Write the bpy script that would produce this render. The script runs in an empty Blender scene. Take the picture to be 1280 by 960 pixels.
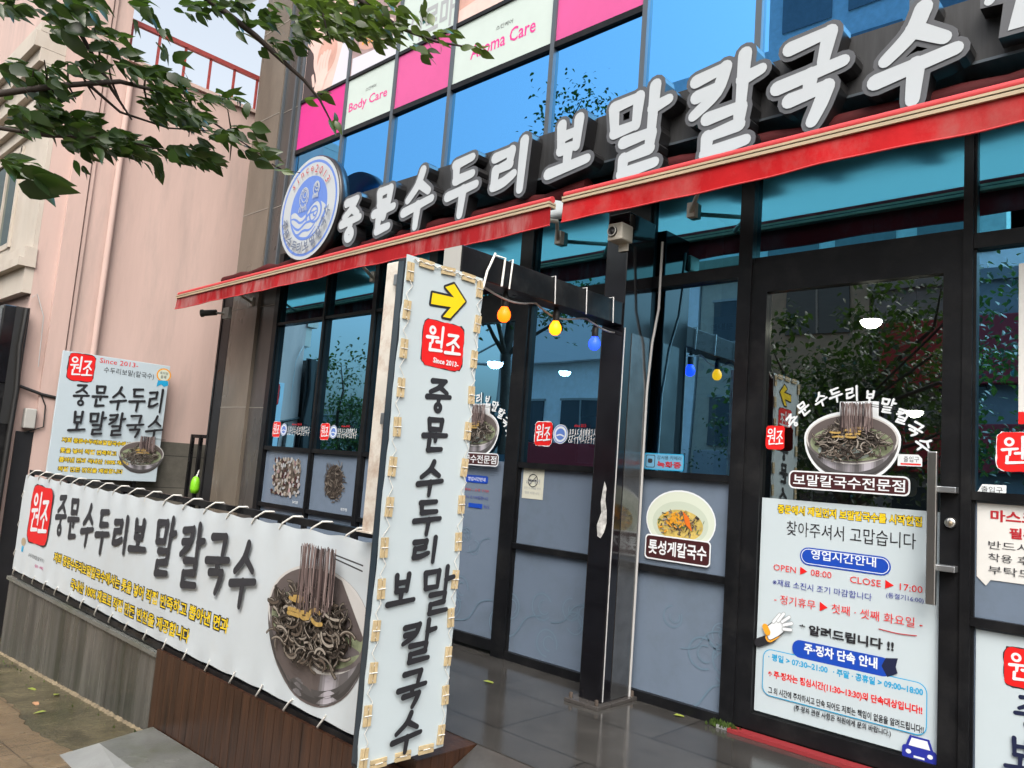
import bpy, math, random
from mathutils import Vector
R = math.radians
random.seed(7)
sc = bpy.context.scene
col = sc.collection

# ------------------------------------------------------------------ camera
YAW, PITCH, ROLL, FPX = -0.75827, 0.111554, 0.0761064, 970.17
CAM = Vector((0.0, -4.46426, 1.4))
fw = Vector((math.sin(YAW)*math.cos(PITCH), math.cos(YAW)*math.cos(PITCH), math.sin(PITCH)))
r0 = Vector((math.cos(YAW), -math.sin(YAW), 0)); u0 = r0.cross(fw)
rt = math.cos(ROLL)*r0 + math.sin(ROLL)*u0
up = -math.sin(ROLL)*r0 + math.cos(ROLL)*u0
cd = bpy.data.cameras.new('camera'); cam = bpy.data.objects.new('camera', cd); col.objects.link(cam)
from mathutils import Matrix
m3 = Matrix((rt, up, -fw)).transposed()
cam.matrix_world = Matrix.Translation(CAM) @ m3.to_4x4()
cd.sensor_fit = 'HORIZONTAL'; cd.sensor_width = 36.0; cd.lens = FPX/1280*36
cd.clip_start = 0.05; cd.clip_end = 2000
sc.camera = cam

# ------------------------------------------------------------------ sky, sun, exposure
w = bpy.data.worlds.new('World'); sc.world = w; w.use_nodes = True
nt = w.node_tree; nt.nodes.clear()
SUN_EL, SUN_AZ = R(50), R(140)           # overcast: soft light from over the street, from the right
sky = nt.nodes.new('ShaderNodeTexSky'); sky.sky_type = 'NISHITA'; sky.sun_disc = False
sky.sun_elevation = SUN_EL; sky.sun_rotation = SUN_AZ
sky.air_density = 1.6; sky.dust_density = 7.0; sky.ozone_density = 1.0; sky.altitude = 0
hs = nt.nodes.new('ShaderNodeHueSaturation'); hs.inputs['Saturation'].default_value = 0.45; hs.inputs['Value'].default_value = 1.0
bg = nt.nodes.new('ShaderNodeBackground'); bg.inputs['Strength'].default_value = 0.15
wo = nt.nodes.new('ShaderNodeOutputWorld')
nt.links.new(sky.outputs[0], hs.inputs['Color']); nt.links.new(hs.outputs[0], bg.inputs['Color']); nt.links.new(bg.outputs[0], wo.inputs['Surface'])
sd = bpy.data.lights.new('sun', 'SUN'); sd.energy = 0.5; sd.angle = R(50); sd.color = (.97, .985, 1)
sun = bpy.data.objects.new('sun', sd); col.objects.link(sun)
# direction towards the sun (azimuth measured from +Y clockwise)
sv = Vector((math.sin(SUN_AZ)*math.cos(SUN_EL), math.cos(SUN_AZ)*math.cos(SUN_EL), math.sin(SUN_EL)))
sun.rotation_euler = sv.to_track_quat('Z', 'Y').to_euler(); sun.location = (0, -10, 20)
vs = sc.view_settings; sc.display_settings.display_device = 'sRGB'
vs.view_transform = 'Standard'; vs.look = 'None'; vs.exposure = 1.05; vs.gamma = 1; vs.use_curve_mapping = False
sc.cycles.use_denoising = True
sc.cycles.max_bounces = 10; sc.cycles.transparent_max_bounces = 24
sc.cycles.glossy_bounces = 5; sc.cycles.diffuse_bounces = 4
sc.cycles.caustics_reflective = False; sc.cycles.caustics_refractive = False

# ------------------------------------------------------------------ helpers: pixels of the photo -> points on real planes
def ray(x, y): return rt*((x-640)/FPX) - up*((y-480)/FPX) + fw
def onY(x, y, Y): r = ray(x, y); return CAM + r*((Y-CAM.y)/r.y)
def onX(x, y, X): r = ray(x, y); return CAM + r*((X-CAM.x)/r.x)
def atD(x, y, d): r = ray(x, y); r.normalize(); return CAM + r*d
def s2l(c): return tuple(((v/255)/12.92 if v/255 <= .04045 else ((v/255+.055)/1.055)**2.4) for v in c)

# ------------------------------------------------------------------ materials
def mat(name, rgb, rough=.6, metal=0., var=0., vscale=4., bump=0., bscale=40., spec=.5, stretch=None, rvar=0., coat=0., dirt=None, dscale=3., damt=.5):
    m = bpy.data.materials.new(name); m.use_nodes = True
    n = m.node_tree.nodes; l = m.node_tree.links; p = n['Principled BSDF']
    p.inputs['Base Color'].default_value = (*rgb, 1); p.inputs['Roughness'].default_value = rough
    p.inputs['Metallic'].default_value = metal; p.inputs['Specular IOR Level'].default_value = spec
    p.inputs['Coat Weight'].default_value = coat; p.inputs['Coat Roughness'].default_value = .08
    if var or bump or rvar or dirt:
        tc = n.new('ShaderNodeNewGeometry'); mp = n.new('ShaderNodeMapping'); l.new(tc.outputs['Position'], mp.inputs['Vector'])
        if stretch: mp.inputs['Scale'].default_value = stretch
    last = None
    if var:
        t = n.new('ShaderNodeTexNoise'); t.inputs['Scale'].default_value = vscale; t.inputs['Detail'].default_value = 6; t.inputs['Roughness'].default_value = .65
        l.new(mp.outputs[0], t.inputs['Vector'])
        r = n.new('ShaderNodeMapRange'); r.inputs['From Min'].default_value = .3; r.inputs['From Max'].default_value = .7
        r.inputs['To Min'].default_value = 1-var; r.inputs['To Max'].default_value = 1+var; l.new(t.outputs[0], r.inputs['Value'])
        mx = n.new('ShaderNodeVectorMath'); mx.operation = 'SCALE'; mx.inputs[0].default_value = rgb; l.new(r.outputs[0], mx.inputs['Scale'])
        last = mx.outputs[0]; l.new(last, p.inputs['Base Color'])
    if dirt:
        t = n.new('ShaderNodeTexNoise'); t.inputs['Scale'].default_value = dscale; t.inputs['Detail'].default_value = 8; t.inputs['Roughness'].default_value = .7
        l.new(mp.outputs[0], t.inputs['Vector'])
        r = n.new('ShaderNodeMapRange'); r.inputs['From Min'].default_value = .48; r.inputs['From Max'].default_value = .68; r.inputs['To Max'].default_value = damt
        l.new(t.outputs[0], r.inputs['Value'])
        mx = n.new('ShaderNodeMix'); mx.data_type = 'RGBA'; l.new(r.outputs[0], mx.inputs[0])
        if last: l.new(last, mx.inputs[6])
        else: mx.inputs[6].default_value = (*rgb, 1)
        mx.inputs[7].default_value = (*dirt, 1); l.new(mx.outputs[2], p.inputs['Base Color'])
    if rvar:
        t = n.new('ShaderNodeTexNoise'); t.inputs['Scale'].default_value = 1.7; t.inputs['Detail'].default_value = 5
        l.new(mp.outputs[0], t.inputs['Vector'])
        r = n.new('ShaderNodeMapRange'); r.inputs['From Min'].default_value = .35; r.inputs['From Max'].default_value = .65
        r.inputs['To Min'].default_value = max(.02, rough-rvar); r.inputs['To Max'].default_value = rough+rvar
        l.new(t.outputs[0], r.inputs['Value']); l.new(r.outputs[0], p.inputs['Roughness'])
    if bump:
        t = n.new('ShaderNodeTexNoise'); t.inputs['Scale'].default_value = bscale; t.inputs['Detail'].default_value = 5
        l.new(mp.outputs[0], t.inputs['Vector'])
        b = n.new('ShaderNodeBump'); b.inputs['Strength'].default_value = bump; b.inputs['Distance'].default_value = .02
        l.new(t.outputs[0], b.inputs['Height']); l.new(b.outputs[0], p.inputs['Normal'])
    return m
def glass(name, refl, trans, f0, f1, rough=.0):
    m = bpy.data.materials.new(name); m.use_nodes = True
    n = m.node_tree.nodes; l = m.node_tree.links; n.clear()
    o = n.new('ShaderNodeOutputMaterial'); mx = n.new('ShaderNodeMixShader')
    g = n.new('ShaderNodeBsdfGlossy'); g.inputs['Color'].default_value = (*refl, 1); g.inputs['Roughness'].default_value = rough
    t = n.new('ShaderNodeBsdfTransparent'); t.inputs['Color'].default_value = (*trans, 1)
    lw = n.new('ShaderNodeLayerWeight'); lw.inputs['Blend'].default_value = .25
    r = n.new('ShaderNodeMapRange'); r.inputs['To Min'].default_value = f0; r.inputs['To Max'].default_value = f1
    l.new(lw.outputs['Fresnel'], r.inputs['Value']); l.new(r.outputs[0], mx.inputs[0])
    tn = n.new('ShaderNodeNewGeometry'); ns = n.new('ShaderNodeTexNoise'); ns.inputs['Scale'].default_value = .9; ns.inputs['Detail'].default_value = 1
    bp = n.new('ShaderNodeBump'); bp.inputs['Strength'].default_value = .05; bp.inputs['Distance'].default_value = .05
    l.new(tn.outputs['Position'], ns.inputs['Vector']); l.new(ns.outputs[0], bp.inputs['Height']); l.new(bp.outputs[0], g.inputs['Normal'])
    l.new(t.outputs[0], mx.inputs[1]); l.new(g.outputs[0], mx.inputs[2]); l.new(mx.outputs[0], o.inputs['Surface'])
    return m
def emit(name, rgb, s):
    m = bpy.data.materials.new(name); m.use_nodes = True
    p = m.node_tree.nodes['Principled BSDF']; p.inputs['Base Color'].default_value = (*rgb, 1)
    p.inputs['Emission Color'].default_value = (*rgb, 1); p.inputs['Emission Strength'].default_value = s
    return m
def brickmat(name, c1, c2, mortar, bw, bh, msize, rough, rot=(0,0,0), bump=.3, coatr=None, off=.5, dirt=None):
    m = bpy.data.materials.new(name); m.use_nodes = True
    n = m.node_tree.nodes; l = m.node_tree.links; p = n['Principled BSDF']
    g = n.new('ShaderNodeNewGeometry'); mp = n.new('ShaderNodeMapping'); mp.inputs['Rotation'].default_value = rot
    l.new(g.outputs['Position'], mp.inputs['Vector'])
    b = n.new('ShaderNodeTexBrick'); b.inputs['Color1'].default_value = (*c1, 1); b.inputs['Color2'].default_value = (*c2, 1); b.inputs['Mortar'].default_value = (*mortar, 1)
    b.inputs['Scale'].default_value = 1; b.inputs['Brick Width'].default_value = bw; b.inputs['Row Height'].default_value = bh; b.inputs['Mortar Size'].default_value = msize
    b.offset = off
    l.new(mp.outputs[0], b.inputs['Vector'])
    t = n.new('ShaderNodeTexNoise'); t.inputs['Scale'].default_value = 3; t.inputs['Detail'].default_value = 8; t.inputs['Roughness'].default_value = .7
    l.new(g.outputs['Position'], t.inputs['Vector'])
    r = n.new('ShaderNodeMapRange'); r.inputs['From Min'].default_value = .3; r.inputs['From Max'].default_value = .7; r.inputs['To Min'].default_value = .65; r.inputs['To Max'].default_value = 1.3
    l.new(t.outputs[0], r.inputs['Value'])
    mx = n.new('ShaderNodeVectorMath'); mx.operation = 'SCALE'; l.new(b.outputs['Color'], mx.inputs[0]); l.new(r.outputs[0], mx.inputs['Scale'])
    l.new(mx.outputs[0], p.inputs['Base Color'])
    r2 = n.new('ShaderNodeMapRange'); r2.inputs['From Min'].default_value = .4; r2.inputs['From Max'].default_value = .62
    r2.inputs['To Min'].default_value = rough[0]; r2.inputs['To Max'].default_value = rough[1]
    t2 = n.new('ShaderNodeTexNoise'); t2.inputs['Scale'].default_value = 1.3; t2.inputs['Detail'].default_value = 4
    l.new(g.outputs['Position'], t2.inputs['Vector']); l.new(t2.outputs[0], r2.inputs['Value']); l.new(r2.outputs[0], p.inputs['Roughness'])
    t3 = n.new('ShaderNodeTexNoise'); t3.inputs['Scale'].default_value = 90; l.new(g.outputs['Position'], t3.inputs['Vector'])
    ad = n.new('ShaderNodeMath'); ad.operation = 'MULTIPLY_ADD'; ad.inputs[1].default_value = -1.0
    l.new(b.outputs['Fac'], ad.inputs[0]); l.new(t3.outputs[0], ad.inputs[2])
    bp = n.new('ShaderNodeBump'); bp.inputs['Strength'].default_value = bump; bp.inputs['Distance'].default_value = .004
    l.new(ad.outputs[0], bp.inputs['Height']); l.new(bp.outputs[0], p.inputs['Normal'])
    return m

def clothmat(name, c):
    m = mat(name, c, .8, var=.06, vscale=3); n = m.node_tree.nodes; l = m.node_tree.links
    t = n.new('ShaderNodeBsdfTranslucent'); t.inputs['Color'].default_value = (*c, 1); x = n.new('ShaderNodeMixShader'); x.inputs[0].default_value = .55
    l.new(n['Principled BSDF'].outputs[0], x.inputs[1]); l.new(t.outputs[0], x.inputs[2]); l.new(x.outputs[0], n['Material Output'].inputs['Surface']); return m
M = {}
M['black'] = mat('black_steel', (.008,.008,.009), .34, spec=.25, var=.3, vscale=6, bump=.05, bscale=25, rvar=.12, dirt=(.045,.045,.045), dscale=6, damt=.4)
M['blackgloss'] = mat('black_gloss_steel', (.007,.007,.009), .10, spec=.4, var=.3, vscale=9, rvar=.07, coat=.25)
M['blackmatt'] = mat('black_cladding', (.01,.01,.012), .5, var=.3)
M['alu'] = mat('dark_window_frame', (.007,.0075,.009), .38, spec=.22, var=.25, vscale=8, rvar=.1, dirt=(.03,.03,.03), dscale=5, damt=.35)
M['frame'] = mat('gray_mullion', (.10,.12,.14), .4, metal=.4)
M['film'] = mat('frosted_film', s2l((108,122,140)), .2, var=.03, vscale=1.2, spec=.6, dirt=s2l((90,102,112)), dscale=2.2, damt=.4)
M['filmd'] = mat('frosted_film_line', s2l((100,122,140)), .3)
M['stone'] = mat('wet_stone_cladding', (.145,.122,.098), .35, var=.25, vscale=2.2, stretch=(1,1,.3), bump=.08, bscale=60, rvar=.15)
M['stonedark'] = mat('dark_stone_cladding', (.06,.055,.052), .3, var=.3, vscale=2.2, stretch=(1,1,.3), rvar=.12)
M['joint'] = mat('stone_joint', (.3,.28,.25), .7)
M['gblue'] = glass('blue_reflective_glass', (.15,.50,.98), (.03,.08,.14), .86, 1.0)
M['gwin'] = glass('tinted_window_glass', (.27,.66,1.0), (.26,.44,.58), .80, .98)
M['gtran'] = glass('teal_transom_glass', (.13,.55,.78), (.10,.2,.28), .72, .97)
M['gdoor'] = glass('door_glass', (.62,.70,.72), (.30,.36,.40), .42, .95)
M['white'] = mat('white_vinyl', s2l((189,202,208)), .38, var=.02, vscale=3, bump=.03, bscale=3)
M['banner'] = mat('banner_vinyl', s2l((197,206,212)), .42, var=.03, vscale=2, bump=.12, bscale=3.5, dirt=(.5,.5,.48), dscale=2.2, damt=.25)
M['boardw'] = mat('board_vinyl', s2l((184,199,208)), .35, var=.02)
M['ink'] = mat('ink_black', (.018,.018,.022), .45)
M['inkg'] = mat('ink_gray', (.034,.035,.042), .45)
M['navy'] = mat('ink_navy', (.01,.015,.05), .45)
M['red'] = mat('ink_red', (.72,.012,.012), .4)
M['redd'] = mat('ink_dark_red', (.45,.02,.03), .4)
M['yel'] = mat('ink_yellow', (.86,.62,.012), .4)
M['yelo'] = mat('ink_orange', (.8,.35,.03), .4)
M['blue'] = mat('ink_blue', (.008,.06,.42), .4)
M['blued'] = mat('ink_deep_blue', (.02,.03,.30), .4)
M['cyan'] = mat('ink_cyan', (.02,.34,.62), .4)
M['wht'] = mat('ink_white', s2l((222,228,232)), .4)
M['maroon'] = mat('ink_maroon', (.05,.012,.014), .4)
M['grayi'] = mat('ink_light_gray', (.35,.37,.39), .5)
M['pink'] = mat('print_pink', (.62,.02,.235), .35, var=.05, vscale=3)
M['pink2'] = mat('print_light_pink', (.60,.08,.27), .35, var=.06, vscale=3)
M['magenta'] = mat('print_magenta_ink', (.72,.03,.26), .4)
M['panelw'] = mat('print_white', s2l((190,204,199)), .35, var=.03)
M['skin'] = mat('print_skin', (.58,.33,.27), .4, var=.18, vscale=3)
M['skin2'] = mat('print_skin_light', (.72,.52,.47), .4, var=.1, vscale=5)
M['hair'] = mat('print_dark_hair', (.05,.035,.035), .4)
M['dusk'] = mat('print_dusky_mauve', (.32,.22,.22), .4, var=.3, vscale=5)
M['towel'] = mat('print_towel', (.62,.62,.70), .4)
M['pinkwall'] = mat('pink_render', (.55,.405,.365), .8, var=.10, vscale=1.1, bump=.1, bscale=18, dirt=(.36,.29,.265), dscale=1.9, damt=.55, stretch=(1.3,1.3,.22))
M['cream'] = mat('cream_render', (.53,.48,.42), .75, var=.10, vscale=1.6, dirt=(.4,.33,.26), dscale=2, damt=.4, stretch=(1,1,.4), bump=.08, bscale=20)
M['dado'] = brickmat('gray_dado_tiles', (.12,.115,.10), (.15,.14,.12), (.05,.05,.045), .42, .3, .006, (.3,.5), rot=(R(90),0,R(90)))
M['farbld'] = mat('far_gray_wall', (.22,.24,.26), .7, var=.08)
M['farlouver'] = mat('far_white_louvre', (.6,.63,.66), .6)
M['redrail'] = mat('red_brown_railing', (.30,.05,.045), .5, var=.2, vscale=12)
M['awn'] = mat('red_awning_cloth', (.42,.006,.009), .7, spec=.2, var=.2, vscale=2.4, bump=.45, bscale=7, dirt=(.36,.09,.085), dscale=1.8, damt=.75, stretch=(1,1,.7))
M['awnl'] = mat('faded_awning_cloth', (.30,.008,.012), .7, spec=.2, var=.2, vscale=3, bump=.45, bscale=8, dirt=(.34,.17,.165), dscale=2.4, damt=.95, stretch=(1.6,1,.35))
M['awnshade'] = mat('shaded_roll_red', (.055,.006,.007), .7, spec=.2, var=.3)  # awning red darkened, shade under the signboard put into the colour
M['palesheet'] = clothmat('pale_canopy_sheet', (.62,.68,.70))  # added pale translucent sheet, no red top, to brighten what the transoms mirror
M['hem'] = mat('awning_hem', (.50,.04,.045), .6)
M['bar'] = mat('beige_aluminium', (.46,.37,.25), .4, metal=.15, var=.1)
M['rust'] = mat('rusty_sheet', (.22,.10,.075), .7, var=.3, vscale=8)
M['signbk'] = mat('signboard_black', (.026,.027,.029), .5, var=.45, vscale=5, stretch=(3,1,.25), bump=.04)
M['lettergray'] = mat('letter_gray_edge', (.085,.09,.10), .4)
M['letterside'] = mat('letter_black_return', (.008,.008,.009), .3)
M['letterw'] = mat('letter_white', s2l((178,185,190)), .35, var=.02)
M['logob'] = mat('logo_blue', s2l((92,126,200)), .4)
M['logod'] = mat('logo_gray_text', (.12,.15,.22), .45)
M['tile'] = brickmat('wet_deck_tiles', (.042,.040,.038), (.052,.05,.047), (.015,.015,.014), 1.2, .6, .005, (.02,.15), bump=.10, off=.5)
M['sheet'] = mat('gray_plastic_sheet', (.16,.165,.17), .16, metal=.75, var=.25, vscale=10, rvar=.08)
M['paintwear'] = mat('worn_pale_paint', (.45,.45,.44), .6, var=.5, vscale=30)
M['wood'] = None
M['concw'] = mat('stained_wall_render', (.095,.092,.084), .28, var=.55, vscale=2.2, stretch=(3.2,3.2,.22), bump=.12, bscale=30, rvar=.15, dirt=(.032,.036,.024), dscale=1.6, damt=.85)
M['conc'] = mat('wet_concrete', (.15,.155,.145), .14, var=.25, vscale=3, bump=.12, bscale=50, rvar=.15, dirt=(.09,.10,.06), dscale=2, damt=.7)
M['concl'] = mat('pale_concrete', (.27,.28,.275), .4, var=.12, vscale=6, bump=.1, bscale=50)
M['moss'] = mat('wet_mossy_concrete', (.095,.080,.045), .15, var=.6, vscale=3.2, bump=.35, bscale=26, rvar=.13, dirt=(.042,.046,.016), dscale=2.1, damt=.9)
M['pave'] = brickmat('tan_paving_blocks', (.20,.145,.085), (.165,.115,.065), (.095,.07,.04), .3, .3, .005, (.12,.5), bump=1.0)
M['mortar'] = mat('tan_mortar', (.22,.175,.11), .6, var=.5, vscale=25, bump=.4, bscale=90)
M['asph'] = mat('wet_asphalt', (.045,.046,.05), .3, var=.2, vscale=3, bump=.25, bscale=120, rvar=.2)
M['kerb'] = mat('granite_kerb', (.32,.32,.31), .5, var=.2, vscale=20)
M['line'] = mat('road_paint', (.75,.75,.72), .5, var=.1)
M['postw'] = mat('cream_painted_steel', (.66,.63,.57), .45, var=.1, vscale=6, dirt=(.30,.14,.06), dscale=7, damt=.55)
M['steel'] = mat('brushed_steel', (.55,.55,.54), .28, metal=1., var=.06)
M['chrome'] = mat('dull_steel', (.42,.44,.46), .35, metal=.9)
M['clip'] = mat('bamboo_clip', (.52,.41,.24), .6, var=.2, vscale=30)
M['rope'] = mat('white_rope', (.66,.66,.63), .8)
M['cable'] = mat('black_cable', (.015,.015,.015), .5)
M['cablew'] = mat('gray_cable', (.42,.42,.42), .5)
M['plastic'] = mat('cream_plastic', (.50,.47,.41), .45, var=.08)
M['graypl'] = mat('gray_plastic', (.42,.42,.40), .5)
M['lime'] = mat('lime_plastic', (.22,.62,.02), .4)
M['leaf'] = None
M['bark'] = mat('bark', (.06,.045,.035), .85, var=.4, vscale=9, bump=.6, bscale=30)
M['twig'] = mat('dark_twig', (.035,.026,.022), .8)
M['room'] = mat('dark_interior', (.12,.13,.14), .7, var=.2)
M['roomlit'] = mat('interior_partition', (.55,.62,.66), .7, var=.1)
M['beige'] = mat('beige_render_far', (.42,.37,.30), .8, var=.12)
M['graybld'] = mat('gray_render_far', (.26,.27,.29), .8, var=.12)
M['palebld'] = mat('pale_panel_far', (.80,.82,.83), .6, var=.1)
M['redsign'] = mat('red_sign_far', (.34,.02,.03), .5)
M['whitesign'] = mat('white_sign_far', (.7,.72,.75), .5)
M['farwin'] = mat('far_window', (.03,.045,.06), .1, spec=.8)
M['metalbowl'] = mat('print_steel_dark', (.12,.10,.098), .3)
M['metal2'] = mat('print_steel_mid', (.165,.145,.15), .3)
M['metal3'] = mat('print_steel_pale', (.40,.38,.385), .3)
M['metal4'] = mat('print_steel_blue', (.13,.135,.19), .3)
M['rimw'] = mat('print_steel_rim', (.58,.57,.56), .3)
M['soup'] = mat('print_soup', (.26,.30,.19), .35, var=.35, vscale=14)
M['soup2'] = mat('print_soup_pale', (.46,.54,.52), .35, var=.2, vscale=20)
M['nd'] = [mat('print_noodle_%s' % k, c, .4) for k, c in (('black',(.02,.017,.015)),('dark',(.05,.04,.034)),('brown',(.10,.078,.062)),('mid',(.18,.155,.13)),('pale',(.33,.295,.255)))]
M['ndl'] = [mat('print_lifted_%s' % k, c, .4) for k, c in (('dark',(.035,.025,.026)),('brown',(.085,.06,.058)),('mid',(.17,.125,.12)),('pale',(.30,.235,.225)))]
M['garn'] = mat('print_garnish', (.42,.28,.09), .4, var=.3, vscale=40)
M['porc'] = mat('print_porcelain', (.62,.68,.58), .3)
M['porc2'] = mat('print_porcelain_shade', (.52,.59,.49), .3)
M['broth'] = mat('print_broth', (.55,.42,.12), .35, var=.3, vscale=25)
M['carrot'] = mat('print_carrot', (.72,.16,.02), .4)
M['urchin'] = mat('print_urchin', (.70,.32,.03), .4)
M['green'] = mat('print_green', (.10,.16,.05), .4)
M['tintcyan'] = mat('print_glass_tint', (.14,.36,.55), .4)  # pale sticker ground with the blue cast of tinted glass painted in
M['paper'] = mat('paper', (.68,.68,.66), .6, var=.06, vscale=4)
M['papery'] = mat('yellowed_paper', (.62,.62,.52), .6)
M['redthr'] = mat('red_threshold', (.26,.03,.035), .4)

def woodmat():
    m = bpy.data.materials.new('brown_wood_slats'); m.use_nodes = True
    n = m.node_tree.nodes; l = m.node_tree.links; p = n['Principled BSDF']
    g = n.new('ShaderNodeNewGeometry'); mp = n.new('ShaderNodeMapping'); mp.inputs['Scale'].default_value = (9, 9, .6)
    l.new(g.outputs['Position'], mp.inputs['Vector'])
    t = n.new('ShaderNodeTexNoise'); t.inputs['Scale'].default_value = 2.4; t.inputs['Detail'].default_value = 8; t.inputs['Roughness'].default_value = .7
    l.new(mp.outputs[0], t.inputs['Vector'])
    c = n.new('ShaderNodeValToRGB'); c.color_ramp.elements[0].color = (.014,.006,.0035,1); c.color_ramp.elements[0].position = .3
    c.color_ramp.elements[1].color = (.085,.036,.018,1); c.color_ramp.elements[1].position = .75
    l.new(t.outputs[0], c.inputs[0]); l.new(c.outputs[0], p.inputs['Base Color']); p.inputs['Roughness'].default_value = .3
    b = n.new('ShaderNodeBump'); b.inputs['Strength'].default_value = .3; b.inputs['Distance'].default_value = .01
    l.new(t.outputs[0], b.inputs['Height']); l.new(b.outputs[0], p.inputs['Normal'])
    return m
M['wood'] = woodmat()
def leafmat(name, a, b):
    m = bpy.data.materials.new(name); m.use_nodes = True
    n = m.node_tree.nodes; l = m.node_tree.links; n.clear()
    o = n.new('ShaderNodeOutputMaterial'); p = n.new('ShaderNodeBsdfPrincipled'); tr = n.new('ShaderNodeBsdfTranslucent'); mx = n.new('ShaderNodeMixShader')
    g = n.new('ShaderNodeNewGeometry'); c = n.new('ShaderNodeMix'); c.data_type = 'RGBA'
    c.inputs[6].default_value = (*a, 1); c.inputs[7].default_value = (*b, 1)
    l.new(g.outputs['Random Per Island'], c.inputs[0]); l.new(c.outputs[2], p.inputs['Base Color'])
    tr.inputs['Color'].default_value = (b[0]*1.8, b[1]*1.9, b[2]*1.0, 1)
    p.inputs['Roughness'].default_value = .3; mx.inputs[0].default_value = .34
    l.new(p.outputs[0], mx.inputs[1]); l.new(tr.outputs[0], mx.inputs[2]); l.new(mx.outputs[0], o.inputs['Surface'])
    return m
M['leaf'] = leafmat('tree_leaves', (.012,.026,.010), (.035,.07,.016))
M['leaflow'] = leafmat('shrub_leaves', (.03,.05,.015), (.08,.13,.03))

# ------------------------------------------------------------------ mesh builder
class MB:
    def __init__(s): s.v = []; s.f = []; s.m = []; s.mats = []; s.sm = []
    def mi(s, m):
        if m not in s.mats: s.mats.append(m)
        return s.mats.index(m)
    def add(s, vs, fs, m, smooth=False):
        b = len(s.v); s.v += [Vector(x) for x in vs]; k = s.mi(m)
        for f in fs: s.f.append(tuple(b+i for i in f)); s.m.append(k); s.sm.append(smooth)
        return s
    def box(s, x0, x1, y0, y1, z0, z1, m):
        if x0 > x1: x0, x1 = x1, x0
        if y0 > y1: y0, y1 = y1, y0
        if z0 > z1: z0, z1 = z1, z0
        v = [(x0,y0,z0),(x1,y0,z0),(x1,y1,z0),(x0,y1,z0),(x0,y0,z1),(x1,y0,z1),(x1,y1,z1),(x0,y1,z1)]
        return s.add(v, [(0,3,2,1),(4,5,6,7),(0,1,5,4),(1,2,6,5),(2,3,7,6),(3,0,4,7)], m)
    def bbox(s, x0, x1, y0, y1, z0, z1, m, b=.004):      # box with chamfered edges
        import bmesh
        bm = bmesh.new(); bmesh.ops.create_cube(bm, size=1)
        for q in bm.verts: q.co = Vector((x0+(q.co.x+.5)*(x1-x0), y0+(q.co.y+.5)*(y1-y0), z0+(q.co.z+.5)*(z1-z0)))
        bmesh.ops.bevel(bm, geom=list(bm.edges), offset=b, segments=2, affect='EDGES', profile=.5)
        bm.verts.index_update(); s.add([q.co.copy() for q in bm.verts], [[q.index for q in f.verts] for f in bm.faces], m); bm.free(); return s
    def quad(s, a, b, c, d, m): return s.add([a,b,c,d], [(0,1,2,3)], m)
    def tube(s, pts, r, m, n=8, cap=True):
        pts = [Vector(p) for p in pts]; rs = r if isinstance(r, (list, tuple)) else [r]*len(pts)
        vs = []; prev = None
        for i, p in enumerate(pts):
            t = (pts[min(i+1, len(pts)-1)]-pts[max(i-1, 0)]).normalized()
            if prev is None:
                a = Vector((0,0,1)) if abs(t.z) < .9 else Vector((1,0,0)); nx = t.cross(a).normalized()
            else: nx = (prev - t*prev.dot(t)).normalized()
            prev = nx; ny = t.cross(nx)
            for k in range(n):
                a = 2*math.pi*k/n; vs.append(p + (nx*math.cos(a)+ny*math.sin(a))*rs[i])
        fs = [(i*n+k, i*n+(k+1)%n, (i+1)*n+(k+1)%n, (i+1)*n+k) for i in range(len(pts)-1) for k in range(n)]
        s.add(vs, fs, m, True)
        if cap:
            s.add(vs[:n], [tuple(range(n-1,-1,-1))], m); s.add(vs[-n:], [tuple(range(n))], m)
        return s
    def lathe(s, c, prof, m, n=20, axis='z'):
        vs = []; c = Vector(c)
        for r, h in prof:
            for k in range(n):
                a = 2*math.pi*k/n; x, y = r*math.cos(a), r*math.sin(a)
                vs.append(c + (Vector((x,y,h)) if axis == 'z' else Vector((x,-h,y)) if axis == 'y' else Vector((h,x,y))))
        fs = [(i*n+k, i*n+(k+1)%n, (i+1)*n+(k+1)%n, (i+1)*n+k) for i in range(len(prof)-1) for k in range(n)]
        return s.add(vs, fs, m, True)

ORG = {}
def setp(o, label=None, cat=None, group=None, kind=None):
    if label: o['label'] = label
    if cat: o['category'] = cat
    if group: o['group'] = group
    if kind: o['kind'] = kind
    return o
def build(mb, name, parent=None, label=None, cat=None, group=None, kind=None):
    me = bpy.data.meshes.new(name)
    if parent is not None: org = ORG[parent.name]
    else:
        xs = [v.x for v in mb.v]; ys = [v.y for v in mb.v]; zs = [v.z for v in mb.v]
        org = Vector(((min(xs)+max(xs))/2, (min(ys)+max(ys))/2, min(zs)))
    me.from_pydata([v-org for v in mb.v], [], mb.f)
    for m in mb.mats: me.materials.append(m)
    me.polygons.foreach_set('material_index', mb.m); me.polygons.foreach_set('use_smooth', mb.sm); me.update()
    o = bpy.data.objects.new(name, me); col.objects.link(o)
    if parent is not None: o.parent = parent
    else: o.location = org
    ORG[o.name] = org
    return setp(o, label, cat, group, kind)
def empty(name, loc, label, cat, group=None, kind=None):
    o = bpy.data.objects.new(name, None); col.objects.link(o); o.location = loc; o.empty_display_size = .2
    ORG[o.name] = Vector(loc)
    return setp(o, label, cat, group, kind)
def copy_tree(o, parent=None, delta=None):
    c = o.copy(); col.objects.link(c)
    if parent is not None: c.parent = parent
    else:
        c.location = o.location + Vector(delta)
    ORG[c.name] = ORG[o.name]
    for ch in list(o.children): copy_tree(ch, c)
    return c

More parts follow.
